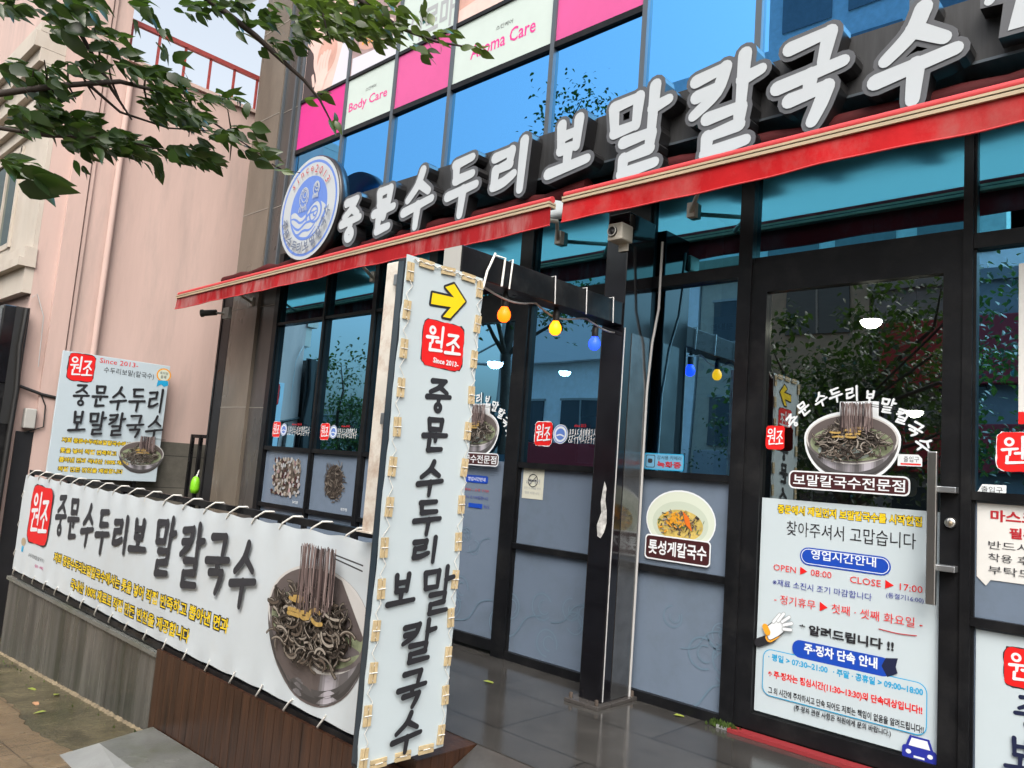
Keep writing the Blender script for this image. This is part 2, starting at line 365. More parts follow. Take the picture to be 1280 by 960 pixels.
# ------------------------------------------------------------------ flat print on a panel
_tc = {}
def text_geom(s, bold=0.):
    k = (s, bold)
    if k not in _tc:
        cu = bpy.data.curves.new('text', 'FONT'); cu.body = s; cu.resolution_u = 2; cu.offset = bold
        o = bpy.data.objects.new('text', cu); col.objects.link(o)
        e = o.evaluated_get(bpy.context.evaluated_depsgraph_get()); me = e.to_mesh()
        vs = [(v.co.x, v.co.y) for v in me.vertices]; fs = [tuple(p.vertices) for p in me.polygons]
        e.to_mesh_clear(); bpy.data.objects.remove(o); bpy.data.curves.remove(cu)
        _tc[k] = (vs, fs)
    return _tc[k]
def outline(pts, w):
    pts = [Vector(p) for p in pts]; n = len(pts)
    ws = list(w) if isinstance(w, (list, tuple)) else [w]*n
    if n > 2:                                             # smooth
        q = []; qw = []
        for i in range(n-1):
            p0, p1, p2, p3 = pts[max(i-1,0)], pts[i], pts[i+1], pts[min(i+2,n-1)]
            for t in (0, .25, .5, .75):
                a = .5*((2*p1)+(p2-p0)*t+(2*p0-5*p1+4*p2-p3)*t*t+(3*p1-p0-3*p2+p3)*t**3)
                q.append(a); qw.append(ws[i]*(1-t)+ws[i+1]*t)
        q.append(pts[-1]); qw.append(ws[-1]); pts, ws, n = q, qw, len(q)
    L = []; Rr = []
    for i, p in enumerate(pts):
        t = (pts[min(i+1,n-1)]-pts[max(i-1,0)])
        t = t.normalized() if t.length > 1e-9 else Vector((1,0))
        nn = Vector((-t.y, t.x)); L.append(p+nn*ws[i]/2); Rr.append(p-nn*ws[i]/2)
    def cap(p, d, w0):
        a0 = math.atan2(d.y, d.x)
        return [p+Vector((math.cos(a0+a), math.sin(a0+a)))*w0/2 for a in (R(60), R(30), 0, R(-30), R(-60))]
    d1 = (pts[-1]-pts[-2]).normalized(); d0 = (pts[0]-pts[1]).normalized()
    return L + cap(pts[-1], d1, ws[-1]) + Rr[::-1] + cap(pts[0], d0, ws[0])
class Panel:
    """a flat printed surface: O origin, U, V in-plane axes, N towards the viewer; layers step outwards by eps"""
    def __init__(s, O, U, V, N, eps=.0003, w0=.0012):
        s.O, s.U, s.V, s.N = Vector(O), Vector(U), Vector(V), Vector(N); s.w = w0; s.eps = eps; s.mb = MB()
    def uv(s, x, y):
        r = ray(x, y); t = (s.O-CAM).dot(s.N)/r.dot(s.N); p = CAM+r*t-s.O
        return Vector((p.dot(s.U), p.dot(s.V)))
    disp = None
    def P(s, u, v, w=None): return s.O+s.U*u+s.V*v+s.N*((s.w if w is None else w)+(s.disp(u, v) if s.disp else 0))
    def poly(s, pts, m, e=None):
        s.w += s.eps if e is None else e
        a = sum(pts[i][0]*pts[(i+1)%len(pts)][1]-pts[(i+1)%len(pts)][0]*pts[i][1] for i in range(len(pts)))
        if a < 0: pts = pts[::-1]
        s.mb.add([s.P(*p) for p in pts], [tuple(range(len(pts)))], m)
    def rect(s, u0, v0, u1, v1, m): s.poly([(u0,v0),(u1,v0),(u1,v1),(u0,v1)], m)
    def ell(s, c, a, b, m, a0=0, a1=360, n=36, e=None):
        k = [(c[0]+a*math.cos(R(a0+(a1-a0)*i/n)), c[1]+b*math.sin(R(a0+(a1-a0)*i/n))) for i in range(n if a1-a0 == 360 else n+1)]
        s.poly(k, m, e)
    def ring(s, c, a, b, t, m, n=36, a0=0, a1=360):
        s.w += s.eps; vs = []; fs = []
        for i in range(n+1):
            g = R(a0+(a1-a0)*i/n)
            vs.append(s.P(c[0]+a*math.cos(g), c[1]+b*math.sin(g))); vs.append(s.P(c[0]+(a-t)*math.cos(g), c[1]+(b-t)*math.sin(g)))
        for i in range(n): fs.append((2*i, 2*i+2, 2*i+3, 2*i+1)[::-1])
        s.mb.add(vs, fs, m)
    def rrect(s, u0, v0, u1, v1, r, m, rough=0, n=5):
        k = []
        for cx, cy, a in ((u1-r,v1-r,0),(u0+r,v1-r,90),(u0+r,v0+r,180),(u1-r,v0+r,270)):
            for i in range(n+1):
                g = R(a+90*i/n); k.append((cx+r*math.cos(g)+random.uniform(-rough,rough), cy+r*math.sin(g)+random.uniform(-rough,rough)))
        if rough:
            q = []
            for i in range(len(k)):
                a, b = Vector(k[i]), Vector(k[(i+1)%len(k)]); q.append(tuple(a))
                if (b-a).length > r:
                    for t in (.2,.4,.6,.8): q.append(tuple(a.lerp(b,t)+Vector((random.uniform(-rough,rough), random.uniform(-rough,rough)))))
            k = q
        s.poly(k, m)
    def line(s, pts, w, m, e=None): s.poly(outline(pts, w), m, e)
    def path(s, pts, w, m, e=None):
        for a, b in zip(pts, pts[1:]): s.line([a, b], w, m, e)
    def text(s, st, u0, v0, u1, v1, m, bold=0., rot=0, out=None, outw=.05):
        if out is not None: s.text(st, u0, v0, u1, v1, out, bold+outw, rot)
        vs, fs = text_geom(st, bold); s.w += s.eps
        b0 = text_geom(st, 0.)[0]
        x0 = min(v[0] for v in b0); x1 = max(v[0] for v in b0); y0 = min(v[1] for v in b0); y1 = max(v[1] for v in b0)
        cu, cv = (u0+u1)/2, (v0+v1)/2; c, sn = math.cos(rot), math.sin(rot); o = []
        for x, y in vs:
            du = (x-x0)/(x1-x0)*(u1-u0)+u0-cu; dv = (y-y0)/(y1-y0)*(v1-v0)+v0-cv
            o.append(s.P(cu+du*c-dv*sn, cv+du*sn+dv*c))
        s.mb.add(o, fs, m)
    def ptext(s, st, lb, rb, ty, m, bold=0., out=None, outw=.05):
        a = s.uv(*lb); b = s.uv(*rb); t = s.uv(lb[0], ty)
        h = t.y-a.y; v = (a.y+b.y)/2; s.text(st, a.x, v, b.x, v+h, m, bold, 0, out, outw)
    def glyph(s, ch, u0, v0, u1, v1, wd, m, rot=0, e=None):
        cu, cv = (u0+u1)/2, (v0+v1)/2; c, sn = math.cos(rot), math.sin(rot)
        def tf(x, y):
            du, dv = u0+x*(u1-u0)-cu, v0+y*(v1-v0)-cv
            return (cu+du*c-dv*sn, cv+du*sn+dv*c)
        for st in GL[ch]:
            if st[0] == 'o':
                _, x, y, r = st; cc = tf(x, y); s.ring(cc, r*abs(v1-v0)+wd*.45, r*abs(v1-v0)+wd*.45, wd*.85, m, n=22)
            else: s.line([tf(*p) for p in st], [wd*1.05]+[wd]*(len(st)-2)+[wd*.82], m, e)
    def pglyph(s, ch, x0, x1, y0, y1, wd, m):
        ym = (y0+y1)/2; xm = (x0+x1)/2
        s.glyph(ch, s.uv(x0, ym).x, s.uv(xm, y1).y, s.uv(x1, ym).x, s.uv(xm, y0).y, wd, m)
    def arc(s, st, c, a, b, d0, d1, h, wd, m, brush=False, bold=.0, flip=False):
        n = len(st)
        for i, ch in enumerate(st):
            g = R(d0+(d1-d0)*(i/(n-1) if n > 1 else .5)); p = Vector((c[0]+a*math.cos(g), c[1]+b*math.sin(g)))
            rot = g-math.pi/2 + (math.pi if flip else 0)
            if ch == ' ': continue
            if brush: s.glyph(ch, p.x-h/2, p.y-h/2, p.x+h/2, p.y+h/2, wd, m, rot)
            else:
                vs, _ = text_geom(ch); ar = (max(v[0] for v in vs)-min(v[0] for v in vs)); hh = (max(v[1] for v in vs)-min(v[1] for v in vs))
                s.text(ch, p.x-ar*h/2, p.y-hh*h/2, p.x+ar*h/2, p.y+hh*h/2, m, bold, rot)
    def done(s, name, parent=None, **k): return build(s.mb, name, parent, **k)
def wallpanel(Y, **k): return Panel((0,Y,0), (1,0,0), (0,0,1), (0,-1,0), **k)     # faces the street
def sidepanel(X, **k): return Panel((X,0,0), (0,1,0), (0,0,1), (1,0,0), **k)      # faces along the street

# brush lettering: strokes of the ten syllables on the sign, unit boxes
L_ = lambda dx=0, dy=0, sx=1: [[(.28*sx+dx,.42+dy),(.78*sx+dx,.46+dy)],[(.77*sx+dx,.45+dy),(.75*sx+dx,.27+dy)],[(.75*sx+dx,.26+dy),(.3*sx+dx,.21+dy)],[(.3*sx+dx,.21+dy),(.28*sx+dx,.03+dy)],[(.28*sx+dx,.02+dy),(.86*sx+dx,.07+dy)]]
GL = {
 '중': [[(.2,.92),(.76,.97)],[(.7,.95),(.48,.74),(.14,.58)],[(.5,.77),(.84,.6)],[(.02,.42),(.98,.5)],[(.52,.45),(.5,.29)],('o',.5,.13,.10)],
 '문': [[(.22,.95),(.26,.66)],[(.24,.94),(.76,.98)],[(.75,.97),(.72,.67)],[(.27,.66),(.72,.69)],[(.02,.46),(.98,.53)],[(.54,.5),(.52,.33)],[(.28,.33),(.25,.06)],[(.25,.05),(.8,.1)]],
 '수': [[(.6,1.0),(.45,.74),(.12,.5)],[(.48,.78),(.86,.58)],[(.0,.28),(1.0,.42)],[(.52,.36),(.48,-.04)]],
 '두': [[(.2,.93),(.8,.99)],[(.24,.93),(.26,.64)],[(.26,.63),(.84,.68)],[(.0,.36),(1.0,.46)],[(.56,.42),(.5,-.04)]],
 '리': [[(.06,.84),(.52,.9)],[(.52,.9),(.48,.63)],[(.48,.62),(.1,.56)],[(.1,.56),(.07,.22)],[(.07,.21),(.34,.25),(.62,.38)],[(.86,1.04),(.82,.0)]],
 '보': [[(.28,.97),(.3,.5)],[(.74,1.0),(.7,.5)],[(.3,.74),(.7,.78)],[(.3,.5),(.7,.53)],[(.5,.5),(.48,.2)],[(.0,.12),(1.0,.22)]],
 '말': [[(.06,.92),(.1,.58)],[(.07,.92),(.52,.96)],[(.52,.96),(.49,.6)],[(.1,.58),(.49,.61)],[(.8,1.04),(.77,.5)],[(.78,.76),(1.04,.81)]]+L_(),
 '칼': [[(.08,.9),(.52,.96)],[(.52,.96),(.4,.7),(.06,.5)],[(.1,.71),(.46,.76)],[(.8,1.04),(.77,.5)],[(.78,.76),(1.04,.81)]]+L_(),
 '국': [[(.18,.93),(.8,.99)],[(.79,.98),(.7,.66)],[(.0,.5),(1.0,.6)],[(.52,.55),(.5,.36)],[(.2,.31),(.78,.37)],[(.77,.36),(.68,.18),(.56,.0)]],
 '원': [('o',.3,.82,.12),[(.0,.52),(.66,.57)],[(.34,.53),(.32,.34)],[(.58,.4),(.86,.42)],[(.9,1.0),(.88,.22)],[(.22,.27),(.2,.04)],[(.2,.04),(.92,.08)]],
 '조': [[(.16,.9),(.8,.95)],[(.74,.93),(.5,.65),(.1,.45)],[(.5,.68),(.88,.47)],[(.5,.42),(.48,.16)],[(.0,.1),(1.0,.16)]],
}
NAME10 = '중문수두리보말칼국수'

def seal(P, u0, v0, u1, v1, since=False, border='ink', rot=0, ink='wht'):
    w, h = u1-u0, v1-v0; b = min(w, h)
    if border: P.rrect(u0-.02*w, v0-.02*h, u1+.02*w, v1+.02*h, .2*b, M[border], rough=.02*b)
    P.rrect(u0, v0, u1, v1, .18*b, M['red'], rough=.014*b)
    lo = .30 if since else .16
    P.glyph('원', u0+.10*w, v0+(lo+.02)*h, u0+.50*w, v0+.88*h, .075*b, M[ink])
    P.glyph('조', u0+.55*w, v0+lo*h, u0+.92*w, v0+.80*h, .075*b, M[ink])
    if since: P.text('Since 2013-', u0+.28*w, v0+.08*h, u0+.9*w, v0+.19*h, M[ink], .03)
STEEL = [mat('print_steel_tone', (g, g*.955, g*(.96+.012*i)), .3) for i, g in enumerate((.035,.055,.08,.11,.145,.185,.235,.29,.36,.44))]
def bowl(P, cu, cv, w, n=150, white_edge=None, seed=3, lift=True):
    """printed picture of a steel bowl of dark noodles: rim ellipse centred on cu,cv, w wide"""
    tilt = 0.
    rnd = random.Random(seed); a = w/2; b = .28*w; d = .455*w
    ct, stt = math.cos(tilt), math.sin(tilt)
    T = lambda x, y: (cu+x*ct-y*stt, cv+x*stt+y*ct)
    def E(rx, ry, a0, a1, nn, dy=0, dx=0): return [T(dx+rx*math.cos(R(a0+(a1-a0)*i/nn)), dy+ry*math.sin(R(a0+(a1-a0)*i/nn))) for i in range(nn+1)]
    if white_edge:
        P.poly(E(a*1.05, b*1.12, 0, 180, 20)+E(a*1.05, d*1.08, 180, 360, 20), M[white_edge])
        if lift: P.poly([T(-.13*w, b*.6), T(.29*w, b*.6), T(.29*w, b*1.5), T(-.13*w, b*1.5)], M[white_edge])
    P.poly(E(a, b, 0, 180, 20)+E(a, d, 180, 360, 24), M['metalbowl'])
    NS = 40
    for j in range(NS):
        x0, x1 = -1+2*j/NS, -1+2*(j+1)/NS; x = (x0+x1)/2
        g = .19+.32*math.exp(-((x+.45)/.16)**2)+.16*math.exp(-((x+.02)/.12)**2)+.34*math.exp(-((x-.38)/.14)**2)+.18*math.exp(-((x-.78)/.08)**2)-.06*math.exp(-((x-.15)/.06)**2)
        mm = STEEL[max(0, min(9, int(g*20)))]
        f = lambda q, k: T(q*a, -math.sqrt(max(0,1-q*q))*k)
        P.poly([f(x0, d*.97), f(x1, d*.97), f(x1, b*.9), f(x0, b*.9)], mm, e=.00004)
    for k_, mm in ((.97,1),(.90,2)):
        P.poly(E(a*.99, d*k_, 200, 340, 20)+E(a*.93, d*(k_-.09), 338, 202, 20), STEEL[mm], e=.00004)
    P.poly(E(a*1.0, b*1.0, 0, 360, 40)[:-1], M['rimw'])
    P.poly(E(a*.962, b*.945, 0, 360, 40)[:-1], M['metalbowl'])
    P.poly(E(a*.93, b*.66, 0, 360, 40, -b*.27)[:-1], M['metal2'])
    P.poly(E(a*.90, b*.70, 0, 360, 40, -b*.18)[:-1], M['soup'])
    P.poly(E(a*.6, b*.35, 0, 360, 30, -b*.48, -a*.12)[:-1], M['soup2'])
    for k in range(int(n*1.6)):                            # curly noodles
        for _ in range(20):
            x, y = rnd.uniform(-.76,.72), rnd.uniform(-.78,.56)
            if ((x+.02)/.70)**2+((y+.10)/.64)**2 < 1: break
        g = rnd.uniform(0, 6.28); ln = rnd.uniform(.07,.16)*w; cv2 = rnd.choice((-1,1))*rnd.uniform(.3,1.1)
        pts = []; px, py = x*a, y*b
        for i in range(5):
            pts.append(T(px, py)); px += math.cos(g)*ln/4; py += math.sin(g)*ln/4*.72; g += cv2*.55
        wd = w*rnd.uniform(.010,.0165)
        P.line(pts, [wd*1.45]*5, M['nd'][0], e=.00005)
        c = M['nd'][min(4, max(1, int(rnd.gauss(2.5,1.0))))]
        P.line(pts, [wd*.95]*5, c, e=.00005)
        if rnd.random() < .5: P.line([Vector(p)+Vector((0,wd*.18)) for p in pts], [wd*.28]*5, M['nd'][4], e=.00005)
    for k in range(9):
        x, y = rnd.uniform(-.42,.2)*a, rnd.uniform(.0,.45)*b; g = rnd.uniform(-.5,.6)
        P.line([T(x,y), T(x+math.cos(g)*.05*w, y+math.sin(g)*.04*w), T(x+math.cos(g)*.11*w, y+math.sin(g)*.02*w)], w*.022, M['garn'], e=.00006)
    if lift:
        for k in range(74):
            x = -.09*w+.34*w*(k*7%74)/74+rnd.uniform(-.005,.005)*w; y0 = rnd.uniform(.1,.55)*b; y1 = b*(1.40+rnd.uniform(-.05,.05))
            P.line([T(x+rnd.uniform(-.01,.01)*w, y0), T(x+rnd.uniform(-.008,.008)*w, (y0+y1)/2), T(x+rnd.uniform(-.004,.004)*w, y1)], w*.0075, rnd.choice(M['ndl']), e=.00005)
        P.line([T(.24*w, b*1.34), T(.48*w, b*1.26)], w*.008, M['inkg']); P.line([T(.24*w, b*1.27), T(.48*w, b*1.16)], w*.008, M['inkg'])

# ================================================================== GROUND
GA, GB = -.35, .055
def gz(x): return GA + GB*max(-60, min(14, x))
def sheet(name, x0, x1, y0, y1, dz, m, nx=40, label=None, cat=None):
    mb = MB(); vs = []
    for i in range(nx+1):
        x = x0+(x1-x0)*i/nx
        vs += [(x,y0,gz(x)+dz),(x,y1,gz(x)+dz)]
    mb.add(vs, [(2*i,2*i+2,2*i+3,2*i+1) for i in range(nx)], m)
    return build(mb, name, kind='structure')
sheet('ground', -300, 300, -300, 300, -.16, M['asph'], 150)
sheet('road', -90, 60, -15, -7.1, -.13, M['asph'], 75)
def slab(name, x0, x1, y0, y1, dz, th, m, nx=30):
    mb = MB(); vs = []
    for i in range(nx+1):
        x = x0+(x1-x0)*i/nx; z = gz(x)+dz
        vs += [(x,y0,z),(x,y1,z),(x,y0,z-th),(x,y1,z-th)]
    f = []
    for i in range(nx):
        a = 4*i; b = a+4
        f += [(a,b,b+1,a+1),(a+2,a,a,a+2)[:0] or (a+2,b+2,b,a),(a+1,b+1,b+3,a+3)]
    mb.add(vs, f, m); return build(mb, name, kind='structure')
mb = MB(); rg = random.Random(5); n = 700; vs = []
for i in range(n+1):
    x = -34+54*i/n; e = -2.42+rg.uniform(-.018,.018)+.03*math.sin(x*2.3)+.02*math.sin(x*5.1)
    vs += [(x,-6.95,gz(x)+.010),(x,e,gz(x)+.010),(x,e+.012,gz(x)-.05)]
mb.add(vs, [q for i in range(n) for q in ((3*i,3*i+3,3*i+4,3*i+1),(3*i+1,3*i+4,3*i+5,3*i+2))], M['pave']); build(mb, 'sidewalk', kind='structure')
slab('wet_gutter_strip', -60, 40, -2.7, 0.0, .002, .3, M['moss'], 50)
slab('kerb', -60, 40, -7.1, -6.95, .01, .3, M['kerb'], 50)
slab('far_sidewalk', -60, 40, -18, -15, .0, .3, M['pave'], 50)
# raised strip of mortar where the wall meets the pavement
mb = MB()
pr_ = None
for i in range(150):
    x0 = -9.4+i*.0253; w0 = rg.uniform(.006,.022)*(1.5 if rg.random()<.1 else 1); q = (Vector((x0,-1.9005,gz(x0)+.012+w0*.6)), Vector((x0,-1.905-w0,gz(x0)+.003)))
    if pr_: mb.add([pr_[0],q[0],q[1],pr_[1]], [(0,3,2,1)], M['mortar'])
    pr_ = q
build(mb, 'mortar_strip', kind='structure')

# terrace: tiled deck, raised above the pavement
mb = MB(); mb.box(-9.35, 4.2, -1.46, .12, -1.1, 0, M['tile']); mb.box(-9.35, -2.9, -1.86, -1.462, -1.1, -.003, M['wood'])
build(mb, 'terrace', kind='structure')
mb = MB(); mb.add([(-2.893,-1.463,-.004),(4.2,-1.463,-.004),(4.2,-2.5,-.50),(-2.893,-2.5,-.50),(-2.893,-1.463,-.6),(4.2,-1.463,-.6)],
                  [(0,3,2,1),(0,4,3),(1,2,5)], M['tile'])
build(mb, 'entrance_ramp', kind='structure')
# low concrete plinth beside the wood cladding
mb = MB()
zt = -.57
mb.add([(-5.62,-1.925,zt),(-5.50,-2.32,zt),(-2.9,-2.34,zt+.06),(-2.9,-1.925,zt+.06),(-5.66,-2.52,gz(-5.6)),(-2.9,-2.75,gz(-2.9)),(-5.72,-1.925,gz(-5.72)-.02)],
       [(0,1,2,3),(1,4,5,2),(0,6,4,1)], M['conc'])
mb.m[1] = mb.mi(M['concl']); mb.m[2] = mb.mi(M['concl'])
build(mb, 'concrete_wedge', kind='structure')

# ================================================================== FENCE WALL
mb = MB(); mb.box(-9.45, -5.72, -1.90, -1.868, -1.25, -.12, M['concw'])
w_ = build(mb, 'retaining_wall', None, 'low gray rain-streaked retaining wall under the left half of the long banner', 'wall')
mb = MB()
for i in range(4): mb.box(-9.47+i*.94, -9.47+i*.94+.936, -1.925, -1.868, -.118, -.085, M['conc'])
build(mb, 'coping', w_)
mb = MB(); x = -5.715
while x < -2.93:
    mb.box(x, min(x+.092, -2.905), -1.918, -1.868, -.62, -.06, M['wood']); x += .096
mb.box(-5.715, -2.905, -1.876, -1.866, -.62, -.06, M['blackmatt'])
k = 0; y = -1.866
while y < -1.5:
    mb.box(-2.918, -2.897, y, y+.09, -.5, -.005, M['wood']); y += .094
build(mb, 'wood_cladding', None, 'dark brown wooden plank skirting under the right half of the banner', 'cladding')
mb = MB()
fence = empty('banner_fence', (-6.2,-1.85,-.06), 'black steel tube fence standing on the low wall behind the long banner', 'fence')
mb.box(-9.44, -3.05, -1.862, -1.822, .985, 1.025, M['black']); build(mb, 'top_rail', fence)
mb = MB(); mb.box(-9.44, -3.05, -1.862, -1.822, -.055, -.012, M['black']); mb.box(-9.44, -3.05, -1.892, -1.864, -.075, -.03, M['black']); build(mb, 'bottom_rail', fence)
for i in range(6):
    mb = MB(); x = -9.42+i*1.26; mb.box(x, x+.04, -1.86, -1.824, -.012, .985, M['black']); build(mb, 'fence_post', fence)
for zz in (.3, .62):
    mb = MB(); mb.box(-9.42, -3.06, -1.852, -1.832, zz, zz+.03, M['black']); build(mb, 'middle_rail', fence)

# long banner: the cloth is drawn into shallow folds at its ties
def bfold(x, z):
    k = math.cos(2*math.pi*(x+9.30)/.335)
    return .007*k*(math.exp(-max(0,.97-z)/.09)+.8*math.exp(-max(0,z)/.09))+.005*math.sin(x*1.9+z*2.3)+.003*math.sin(x*4.7-z*6)
def bpanel():
    P = wallpanel(-1.900, w0=.0022); P.disp = bfold; return P
ban = empty('noodle_shop_banner', (-6.2,-1.88,.0), 'long white banner with brush lettering and a steel noodle bowl, laced to the fence', 'banner')
mb = MB(); n = 190; nv = 22; vs = []
zb = lambda x: -.005+.006*math.cos(2*math.pi*(x+9.30)/.335); zt_ = lambda x: .972-.007*math.cos(2*math.pi*(x+9.30)/.335+3.14)
for th in (0, .004):
    for i in range(n+1):
        x = -9.40+(9.40-3.15)*i/n
        for k in range(nv+1):
            z = zb(x)+(zt_(x)-zb(x))*k/nv; vs.append((x, -1.900-bfold(x, z)+th, z))
fs = []; off = (n+1)*(nv+1)
for i in range(n):
    for k in range(nv):
        a = i*(nv+1)+k; b = a+nv+1; fs += [(a,b,b+1,a+1),(off+a,off+a+1,off+b+1,off+b)]
mb.add(vs, fs, M['banner'], True); build(mb, 'cloth', ban)
P = bpanel()
a, b = P.uv(38,646), P.uv(64,646); t, bb = P.uv(51,608), P.uv(51,681)
P.disp = lambda u, v: .006
seal(P, a.x, bb.y, b.x, t.y)
P.done('emblem', ban)
P = bpanel()
ZZ = [(175,212,92,235),(213,252,105,248),(257,300,125,262),(305,352,140,285),(360,413,165,285),(415,470,172,297),(490,555,170,362),(570,645,190,400),(655,728,215,415),(735,818,243,452)]
q = 1/2.526
for ch, (x0,x1,y0,y1) in zip(NAME10, ZZ): P.pglyph(ch, x0*q+1, x1*q-1, 580+y0*q+2, 580+y1*q-3, .055, M['inkg'])
P.done('brush_lettering', ban)
P = bpanel()
P.ptext('저희 중문수두리보말칼국수에서는 톳을 넣어 직접 반죽하고 뽑아낸 면과', (66.5,701), (284,794), 688.5, M['yel'], .02, M['ink'], .075)
P.done('upper_yellow_line', ban); P = bpanel()
P.ptext('국내산 100% 재료로 직접 만든 반찬을 제공합니다', (88,736), (236,804), 722.5, M['yel'], .02, M['ink'], .075)
P.done('lower_yellow_line', ban); P = bpanel()
P.ptext('수두리보말(칼국수)', (36,697), (55,704), 691, M['inkg'], 0)
P.ptext('등록', (44,709), (54,713), 705, M['pink2'], 0)
P.done('small_heading', ban); P = bpanel()
c = P.uv(30,677); P.ell(c, .075, .04, M['bar']); P.rect(c.x-.03, c.y-.10, c.x+.03, c.y-.045, M['cyan'])
P.done('small_badge', ban)
P = bpanel()
bowl(P, -3.80, .50, 1.02, n=330, seed=5)
P.done('bowl_picture', ban)
for i in range(19):
    x = -9.30+i*.335
    mb = MB(); j = random.uniform(-.02,.02)
    mb.tube([(x,-1.905,.945),(x+.03+j,-1.91,.985),(x+.09+j,-1.88,1.03),(x+.13+j,-1.84,1.033),(x+.10+j,-1.815,1.02)], .006, M['rope'], 6); build(mb, 'rope_tie', ban)
    if x < -3.3:
        mb = MB(); mb.tube([(x,-1.905,.03),(x-.02+j,-1.912,.0),(x-.07+j,-1.905,-.05),(x-.10+j,-1.87,-.075)], .006, M['rope'], 6); build(mb, 'rope_tie', ban)
for z in (.2,.5,.8):
    mb = MB(); mb.tube([(-9.37,-1.905,z),(-9.42,-1.905,z-.05),(-9.46,-1.86,z-.12)], .006, M['rope'], 6); build(mb, 'rope_tie', ban)

# ================================================================== SHOP BUILDING
B = empty('shop_building', (-3.5,.3,0), 'restaurant building with black framed glass front, blue upper glazing and stone pillars', 'building')
mb = MB()
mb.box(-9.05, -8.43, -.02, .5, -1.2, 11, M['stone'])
for z in (-.3,.72,1.9,3.1,4.3,5.5,6.7,7.9): mb.box(-9.053, -8.43, -.024, -.019, z, z+.008, M['joint'])
build(mb, 'pillar', B)
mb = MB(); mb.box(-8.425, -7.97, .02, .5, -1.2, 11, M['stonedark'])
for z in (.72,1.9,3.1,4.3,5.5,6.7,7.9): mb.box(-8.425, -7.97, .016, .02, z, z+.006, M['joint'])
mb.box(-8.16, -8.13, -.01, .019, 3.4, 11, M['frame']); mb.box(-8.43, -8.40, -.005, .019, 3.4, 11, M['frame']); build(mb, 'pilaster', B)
mb = MB()
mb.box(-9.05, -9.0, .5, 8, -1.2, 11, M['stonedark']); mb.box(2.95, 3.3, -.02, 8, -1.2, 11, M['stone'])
mb.box(-9.05, 3.3, 7.8, 8, -1.2, 11, M['stonedark']); mb.box(-9.05, 3.3, .0, 8, 11, 11.2, M['stonedark'])
mb.box(-7.97, 2.95, .35, .4, 3.4, 11, M['blackmatt'])
mb.box(-7.97, 2.95, .02, .348, 3.62, 3.75, M['blackmatt'])
build(mb, 'wall', B)
# interior seen through the glass
mb = MB(); mb.box(-7.97, 2.95, 5.5, 5.6, 0, 3.4, M['room']); mb.box(-7.97, 2.95, .12, 5.5, -.02, .01, M['room'])
mb.box(-7.97, 2.95, .12, 5.5, 3.3, 3.34, M['room']); mb.box(-7.97, -7.9, .3, 5.5, .01, 3.3, M['room']); mb.box(2.85, 2.95, .3, 5.5, .01, 3.3, M['room'])
mb.box(-3.05, -2.70, .25, .5, .01, 3.3, M['roomlit'])
build(mb, 'interior', B)

TILT = random.Random(44)
def pane(parent, x0, x1, z0, z1, m, y=.0, name='pane'):
    t0, t1 = TILT.uniform(-.004,.004), TILT.uniform(-.006,.006)      # no two panes hang quite true
    mb = MB(); mb.add([(x0,y-t0,z0),(x1,y+t0,z0),(x1,y+t0+t1,z1),(x0,y-t0+t1,z1)], [(0,1,2,3)], m); return build(mb, name, parent)
def fpanel(parent, x0, x1, z0, z1):
    P = wallpanel(-.008, w0=0, eps=.0003); mb = P.mb; mb.box(x0, x1, -.008, .004, z0, z1, M['film'])
    return build(mb, 'frosted_panel', parent)
def curls(parent, x, z, s, seed):
    P = wallpanel(-.008, w0=.0006); r = random.Random(seed)
    for k in range(3):
        a0 = r.uniform(0,360); c = (x+r.uniform(-.1,.1)*s*3, z+r.uniform(-.06,.06)*s*3)
        P.ring(c, .10*s, .10*s, .012*s, M['filmd'], a0=a0, a1=a0+290); P.ring((c[0]+.02*s,c[1]), .055*s, .055*s, .01*s, M['filmd'], a0=a0+60, a1=a0+300)
    P.line([(x-.2*s,z-.2*s),(x-.05*s,z-.16*s),(x+.06*s,z-.02*s),(x+.2*s,z+.02*s)], .012*s, M['filmd'])
    P.done('film_drawing', parent)
A = M['alu']
RAIL = ((.0,.06),(.82,.862),(1.432,1.475),(2.72,2.80))
def bay(x0, x1, head=True, mid=True, left=False):
    mb = MB()
    for z0, z1 in RAIL:
        if z0 == 2.72 and left: z0, z1 = 2.825, 2.855
        if z0 in (.82,) and not mid: continue
        mb.box(x0, x1, -.045, .06, z0, z1, A)
    mb.box(x0, x0+.012, -.03, .05, .06, 3.6, A); mb.box(x1-.012, x1, -.03, .05, .06, 3.6, A)
    f = build(mb, 'window', B); a, b = x0+.012, x1-.012
    fpanel(f, a, b, .06, .82); fpanel(f, a, b, .862, 1.432)
    pane(f, a, b, 1.475, 2.825 if left else 2.72, M['gwin'])
    pane(f, a, b, 2.855 if left else 2.80, 3.62, M['gtran'])
    return f
mb = MB()
for x0, x1 in ((-7.97,-7.885),(-6.965,-6.935),(-6.12,-6.06),(-5.32,-5.21),(-4.19,-4.06),(-3.33,-2.97),(-2.29,-2.20),(-1.03,-.985),(.25,.30),(1.55,1.60),(2.85,2.95)):
    mb.box(x0, x1, -.055, .08, 0, 3.66, A)
build(mb, 'mullion', B)
wA1 = bay(-7.885,-6.965,left=True); wA2 = bay(-6.935,-6.12,left=True); wA3 = bay(-6.06,-5.32,left=True)
wB1 = bay(-4.06,-3.33); wB2 = bay(-2.97,-2.29)
curls(wB1, -3.95, .35, 1.0, 2); curls(wB1, -3.5, .50, .8, 3); curls(wB2, -2.42, .22, 1.0, 5); curls(wB2, -2.45, .52, .7, 6)
